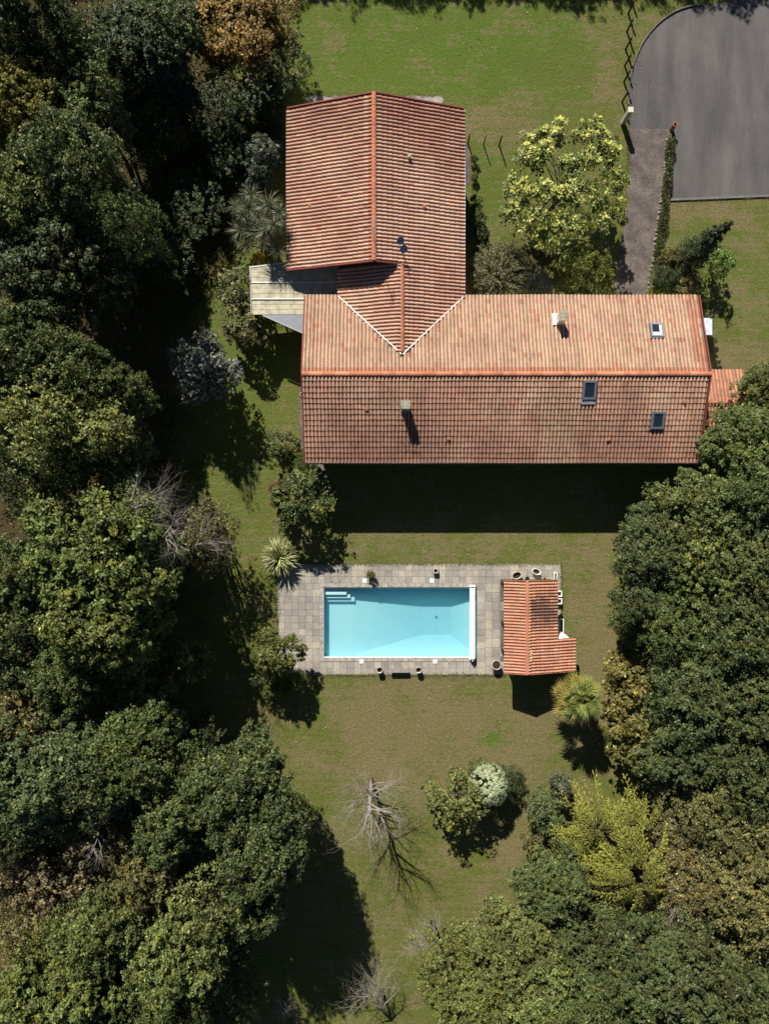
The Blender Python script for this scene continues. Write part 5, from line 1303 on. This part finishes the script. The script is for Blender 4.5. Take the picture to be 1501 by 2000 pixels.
# sword leaves
def sword_mesh(L, wd, bend, cols, seg=6):
    V = []; F = []; C = []
    for i in range(seg + 1):
        t = i / seg; w2 = wd * (1 - t ** 1.6) * (.55 + .9 * min(1, t * 4) * .5) + .002; x = L * t; z = -bend * L * t * t
        V += [(x, -w2 / 2, z + w2 * .25), (x, 0, z), (x, w2 / 2, z + w2 * .25)]
    m = MB()
    for i in range(seg):
        a = i * 3; m.add([], [], None)
        F.append((a, a + 1, a + 4, a + 3)); F.append((a + 1, a + 2, a + 5, a + 4)); C += [cols[0], cols[1]]
    m.v = V; m.f = F; m.c = C; return m
def leaf_obj(name, mesh, parent, base, az, el, roll, s):
    o = link(name, mesh, parent, base, None, (s, s, s)); 
    o.rotation_euler = (Matrix.Rotation(az, 3, 'Z') @ Matrix.Rotation(-el, 3, 'Y') @ Matrix.Rotation(roll, 3, 'X')).to_euler(); return o
r = random.Random(15)
q = P(545, 1090, 1.0); phm = empty('variegated_flax', (q.x, q.y, 0), 'round clump of cream-striped sword leaves at the terrace corner', 'plant')
cream = (0.52, 0.50, 0.24); grn = (0.13, 0.17, 0.06)
fm = [sword_mesh(1.0, .115, bd, cc).mesh('leaf', M_LEAF_WAXY) for bd in (.1, .25, .4) for cc in ((cream, cream), (cream, grn), (jitc(cream, r), grn), (grn, jitc(grn, r)))]
for i in range(298):
    el = math.asin(r.uniform(-.05, .98)); leaf_obj('leaf', r.choice(fm), phm, (r.uniform(-.1, .1), r.uniform(-.1, .1), .75 + r.uniform(-.1, .15)), r.uniform(0, 6.28), el, r.uniform(-.5, .5), r.uniform(1.2, 1.6) * (1 - .15 * el))
m = MB(); m.tube([(0, 0, 0), (0, 0, .8)], [.2, .12], 8); m.build('trunk', M_BARK, phm)
# cordyline group
q = P(497, 430, 4.2); cd = empty('cordyline', (q.x, q.y, 0), 'spiky many-headed cordyline beside the west eave of the north wing', 'tree')
sm = sword_mesh(1.0, .05, .55, ((0.085, 0.105, 0.045), (0.11, 0.13, 0.055)), 4); sv = np.array(sm.v); 
def cord_head(seed):
    rr = random.Random(seed); b = MB()
    for i in range(130):
        az = rr.uniform(0, 6.28); el = math.asin(rr.uniform(-.5, 1)); M = (Matrix.Rotation(az, 3, 'Z') @ Matrix.Rotation(-el, 3, 'Y') @ Matrix.Rotation(rr.uniform(-.5, .5), 3, 'X')); s = rr.uniform(.6, .95)
        cc = jitc((0.105, 0.12, 0.055) if el > -.1 else (0.15, 0.12, 0.07), rr, .35)
        b.add([M @ Vector(v) * s for v in sm.v], sm.f, cc)
    return b.mesh('leaf_head', M_LEAF_WAXY)
ch = [cord_head(k) for k in range(3)]; b = MB()
for i, (dx, dy, z) in enumerate(((460, 405, 4.2), (490, 380, 4.6), (525, 400, 5.2), (470, 450, 3.8), (505, 425, 5.0), (535, 440, 5.6), (480, 480, 3.6), (515, 478, 4.8), (542, 490, 4.6), (500, 455, 4.2), (475, 420, 4.4), (520, 450, 5.0), (545, 415, 5.4), (488, 408, 4.7))):
    t_ = P(dx, dy, z) - Vector((q.x, q.y, 0)); link('leaf_head', ch[i % 3], cd, t_, (r.uniform(-.5, .5), r.uniform(-.5, .5), r.uniform(0, 6)), (r.uniform(.85, 1.2),) * 3)
    b.tube([(t_.x * .25, t_.y * .25, 0), (t_.x * .6, t_.y * .6, z * .5), tuple(t_)], [.13, .09, .06], 6)
b.build('trunk', M_BARK, cd, True)
# fan palm
def fan_mesh(cols):
    b = MB(); b.tube([(0, 0, 0), (.45, 0, .03), (.85, 0, 0)], [.02, .014, .012], 4, False, cols[0]); n = 24; r0 = .06; 
    for i in range(n):
        a = R_(-125 + 250 * i / (n - 1)); da = R_(250 / n) * .5; L = .85 * (1 - .25 * abs(a) / R_(125)) * random.Random(i).uniform(.9, 1.05)
        dz_ = .05 * (1 if i % 2 else -1)
        def pt(ang, rr, z): return (.85 + rr * math.cos(ang), rr * math.sin(ang), z)
        V = [pt(a, r0 * .3, 0), pt(a - da * .62, L * .5, -.03 - dz_), pt(a, L * .55, .03), pt(a + da * .62, L * .5, -.03 - dz_), pt(a, L, -.22 + dz_)]
        c = cols[1] if i % 2 else cols[2]
        b.add(V, [(0, 1, 2), (0, 2, 3), (1, 4, 2), (2, 4, 3)], c)
    return b.mesh('frond', M_LEAF_WAXY)
q = P(1131, 1367, 4.0); pm = empty('fan_palm', (q.x, q.y, 0), 'fan palm with a round crown just below the pool house', 'palm')
gcol = [((0.17, 0.19, 0.05), (0.17, 0.22, 0.05), (0.24, 0.28, 0.075)), ((0.24, 0.24, 0.055), (0.26, 0.29, 0.06), (0.34, 0.36, 0.09)), ((0.28, 0.22, 0.07), (0.34, 0.27, 0.07), (0.38, 0.31, 0.09))]
fr = [[fan_mesh(c) for c in (g, tuple(jitc(x_, r, .15) for x_ in g))] for g in gcol]
for i in range(46):
    el = math.asin(r.uniform(-.45, .92)); az = r.uniform(0, 6.28); old = math.cos(az - 2.4) > .2 and el < .35
    k = 2 if old and r.random() < .75 else (0 if r.random() < .5 else 1)
    leaf_obj('frond', r.choice(fr[k]), pm, (r.uniform(-.06, .06), r.uniform(-.06, .06), 3.75 + .2 * el), az, el, r.uniform(-.5, .5), r.uniform(1.0, 1.3) * (1 - .12 * max(0, el)))
for i in range(12):
    leaf_obj('frond', r.choice(fr[1] if i % 2 else fr[0]), pm, (0, 0, 3.8), i * 2.4 + r.uniform(-.3, .3), r.uniform(.9, 1.35), r.uniform(-.8, .8), r.uniform(.7, .95))
m = MB(); m.tube([(0, 0, 0), (.03, 0, 1.5), (0, .02, 3.0), (0, 0, 3.8)], [.16, .13, .17, .12], 12); m.build('trunk', M_BARK, pm, True)

# ------------------------------------------------------------------ bare trees
def bare(b, p, d, L, rad, depth, rs, spread=.55, nb=3, up_=.15, seg=3):
    pts = [p]; rr = [rad]; cur = p.copy(); dd = d.copy()
    for i in range(seg):
        dd = (dd + Vector(rs.normal(size=3) * .16) + Vector((0, 0, up_ * .3))).normalized(); cur = cur + dd * L / seg; pts.append(cur.copy()); rr.append(rad * (1 - .55 * (i + 1) / seg))
    b.tube(pts, rr, 5 if depth > 1 else 3, False)
    if depth <= 0: return
    for k in range(nb):
        f = rs.uniform(.35, 1.0) if k else 1.0; i = min(seg, max(1, int(f * seg + .5))); a = pts[i]
        nd = (dd + Vector(rs.normal(size=3)) * spread + Vector((0, 0, up_))).normalized()
        bare(b, a, nd, L * rs.uniform(.6, .85), rr[i] * .75, depth - 1, rs, spread, nb, up_, seg)
def bare_tree(px, py, H, label, seed, nlimb=9, L=2.0, depth=4, tilt=(0, 0), mat=M_DEAD, name='bare_tree', rad=.11, flat=.6, r0=None):
    rs = np.random.RandomState(seed); q = P(px, py); e = empty(name, (q.x, q.y, 0), label, 'tree')
    b = MB(); r0 = r0 or .14; b.tube([(0, 0, 0), (.03, .02, H * .3), (.0, .05, H * .6), (.06, .0, H * .95)], [r0 * 1.3, r0, r0 * .8, r0 * .3], 8); b.build('trunk', mat, e, True)
    c = MB()
    for k in range(nlimb):
        a = 2 * math.pi * k / nlimb + rs.uniform(-.3, .3); d = Vector((math.cos(a) * flat + tilt[0], math.sin(a) * flat + tilt[1], rs.uniform(.5, 1.1))).normalized()
        bare(c, Vector((0, .03, H * rs.uniform(.22, .92))), d, L * rs.uniform(.75, 1.1), rad * rs.uniform(.4, .8), depth, rs)
    c.build('branches', mat, e)
bare_tree(724, 1522, 6.2, 'leafless pale grey tree standing alone in the south lawn', 4, 24, 1.75, 4, rad=.085, flat=1.1, r0=.14)
rsq = np.random.RandomState(2)
def boughs(px, py, z, label, seed, n=7, L=2.2, aim=(1, .3), name='bare_tree', depth=4):
    q = P(px, py, z); e = empty(name, (q.x, q.y, 0), label, 'tree'); b = MB(); b.tube([(0, 0, 0), (.1, 0, z * .5), (0, 0, z * .85)], [.18, .12, .08], 7); b.build('trunk', M_BARK, e, True)
    rs = np.random.RandomState(seed); c = MB()
    for k in range(n):
        a = math.atan2(aim[1], aim[0]) + rs.uniform(-1.0, 1.0); d = Vector((math.cos(a), math.sin(a), rs.uniform(.0, .5))).normalized()
        bare(c, Vector((0, 0, z * .85)), d, L * rs.uniform(.7, 1.1), .05, depth, rs, .5, 3, .02)
    c.build('branches', M_DEAD, e)
boughs(225, 1000, 12.5, 'bare grey branches of a dead tree above the bright oaks at left', 3, 8, 1.7, (1, .25))
boughs(300, 1050, 12.5, 'lower bare grey branches tangled beside the bright oaks at left', 8, 5, 1.2, (1, -.2))
boughs(155, 1640, 12, 'pale forked dead limb among the brown-leaved trees', 9, 5, 1.3, (1, -.4), depth=3)
boughs(375, 1065, 7.0, 'fine bare twigs rising through the sparse tree', 10, 8, 1.2, (.6, .3), depth=3)
boughs(555, 1985, 1.6, 'small bare bush at the bottom edge left of the lawn', 5, 9, .9, (0, 1))
boughs(745, 1975, 2.2, 'pale leafless twigs at the bottom edge of the lawn', 6, 10, 1.9, (-.2, 1))
boughs(850, 1850, 3.2, 'fine pale twigs beside the light green trees at the bottom', 7, 8, 1.3, (-.6, .6))
boughs(1330, 1770, 6.4, 'dead grey branches hanging right of the golden cypress', 11, 9, 1.0, (.3, -1))

# small potted plant on the upper terrace
e = pot(724, 1122, .14, .18, .3, 'small pot with a bushy plant above the pool, nearer the steps', M_TERRA, .9)
c = link('plant', PROTO['dense1'][0], e, (0, 0, .2), None, (.24, .24, .22)); c.color = (*G_OLIVE, 1)
# low undergrowth on the floor of the wood
rs = np.random.RandomState(91); C = []
regs = [(110, 1000, 300, 1050, 2600), (330, 330, 170, 300, 900), (1420, 1350, 170, 420, 900), (1300, 1800, 260, 200, 600)]
for cx, cy, rx, ry, n in regs:
    for _ in range(n):
        a = rs.uniform(0, 6.28); rr = math.sqrt(rs.uniform(0, 1)); q = P(cx + rx * rr * math.cos(a), cy + ry * rr * math.sin(a)); m = rs.randint(6, 26)
        C.append(np.array([q.x, q.y, .12]) + rs.normal(size=(m, 3)) * np.array([.28, .28, .12]))
C = np.concatenate(C); C[:, 2] = np.abs(C[:, 2]); n = len(C)
o = link('undergrowth', quads_mesh('undergrowth', leaf_quads(C, unit(rs.normal(size=(n, 3)) + [0, 0, 1]), rs.uniform(.08, .2, n), rs), np.array([0.08, 0.09, 0.03]) * rs.uniform(.5, 1.5, (n, 1)) * np.where(rs.uniform(0, 1, (n, 1)) < .25, np.array([[1.7, 1.1, .9]]), 1.0), M_LEAF))
tag(o, 'low plants and fallen leaves covering the floor of the wood', 'undergrowth', kind='stuff')

# ragged grass creeping over slab, path and yard edges
rs = np.random.RandomState(44); C = []
eds = [((542, 1101), (1095, 1101), 1), ((1095, 1101), (1095, 1270), 1), ((542, 1318), (985, 1318), 1), ((542, 1101), (542, 1318), 1), ((1303, 392), (1501, 384), .7), ((600, 187), (862, 187), .8), ((1226, 255), (1226, 340), 1), ((1306, 262), (1303, 388), .6)]
for a, b_, wd in eds:
    a = P(*a); b_ = P(*b_); L = (b_ - a).length; n = int(L * 170); t = rs.uniform(0, 1, n); d = (b_ - a).normalized(); nn = np.array([-d.y, d.x, 0])
    amp = (.05 + .10 * np.abs(np.sin(t * L * 1.7 + L) * np.sin(t * L * .61))) * wd
    C.append(np.outer(1 - t, np.array(a)) + np.outer(t, np.array(b_)) + np.outer(rs.normal(size=n) * amp, nn) + np.array([0, 0, .07]))
C = np.concatenate(C); n = len(C)
o = link('edge_grass', quads_mesh('edge_grass', leaf_quads(C, unit(rs.normal(size=(n, 3)) + [0, 0, .9]), rs.uniform(.04, .10, n), rs, .4), np.array([0.19, 0.20, 0.06]) * rs.uniform(.6, 1.4, (n, 1)), M_LEAF)); tag(o, 'ragged grass creeping over the edges of the slabs', 'grass', kind='stuff')
n = 5200; X = rs.uniform(-12, 20, n); Y = rs.uniform(-34, 37, n); C = np.stack([X, Y, np.full(n, .05)], 1)
C = C[~((X > PX0 - .3) & (X < PX1 + .3) & (Y > PY0 - .3) & (Y < PY1 + .3))]; n = len(C)
cl = np.array([[.30, .24, .12], [.20, .12, .06], [.36, .33, .20], [.13, .15, .05]])[rs.randint(0, 4, n)] * rs.uniform(.7, 1.2, (n, 1))
o = link('fallen_leaves', quads_mesh('fallen_leaves', leaf_quads(C, unit(rs.normal(size=(n, 3)) * .3 + [0, 0, 1]), rs.uniform(.05, .13, n), rs), cl, M_LEAF)); tag(o, 'fallen leaves scattered over lawn, yard and slabs', 'leaves', kind='stuff')
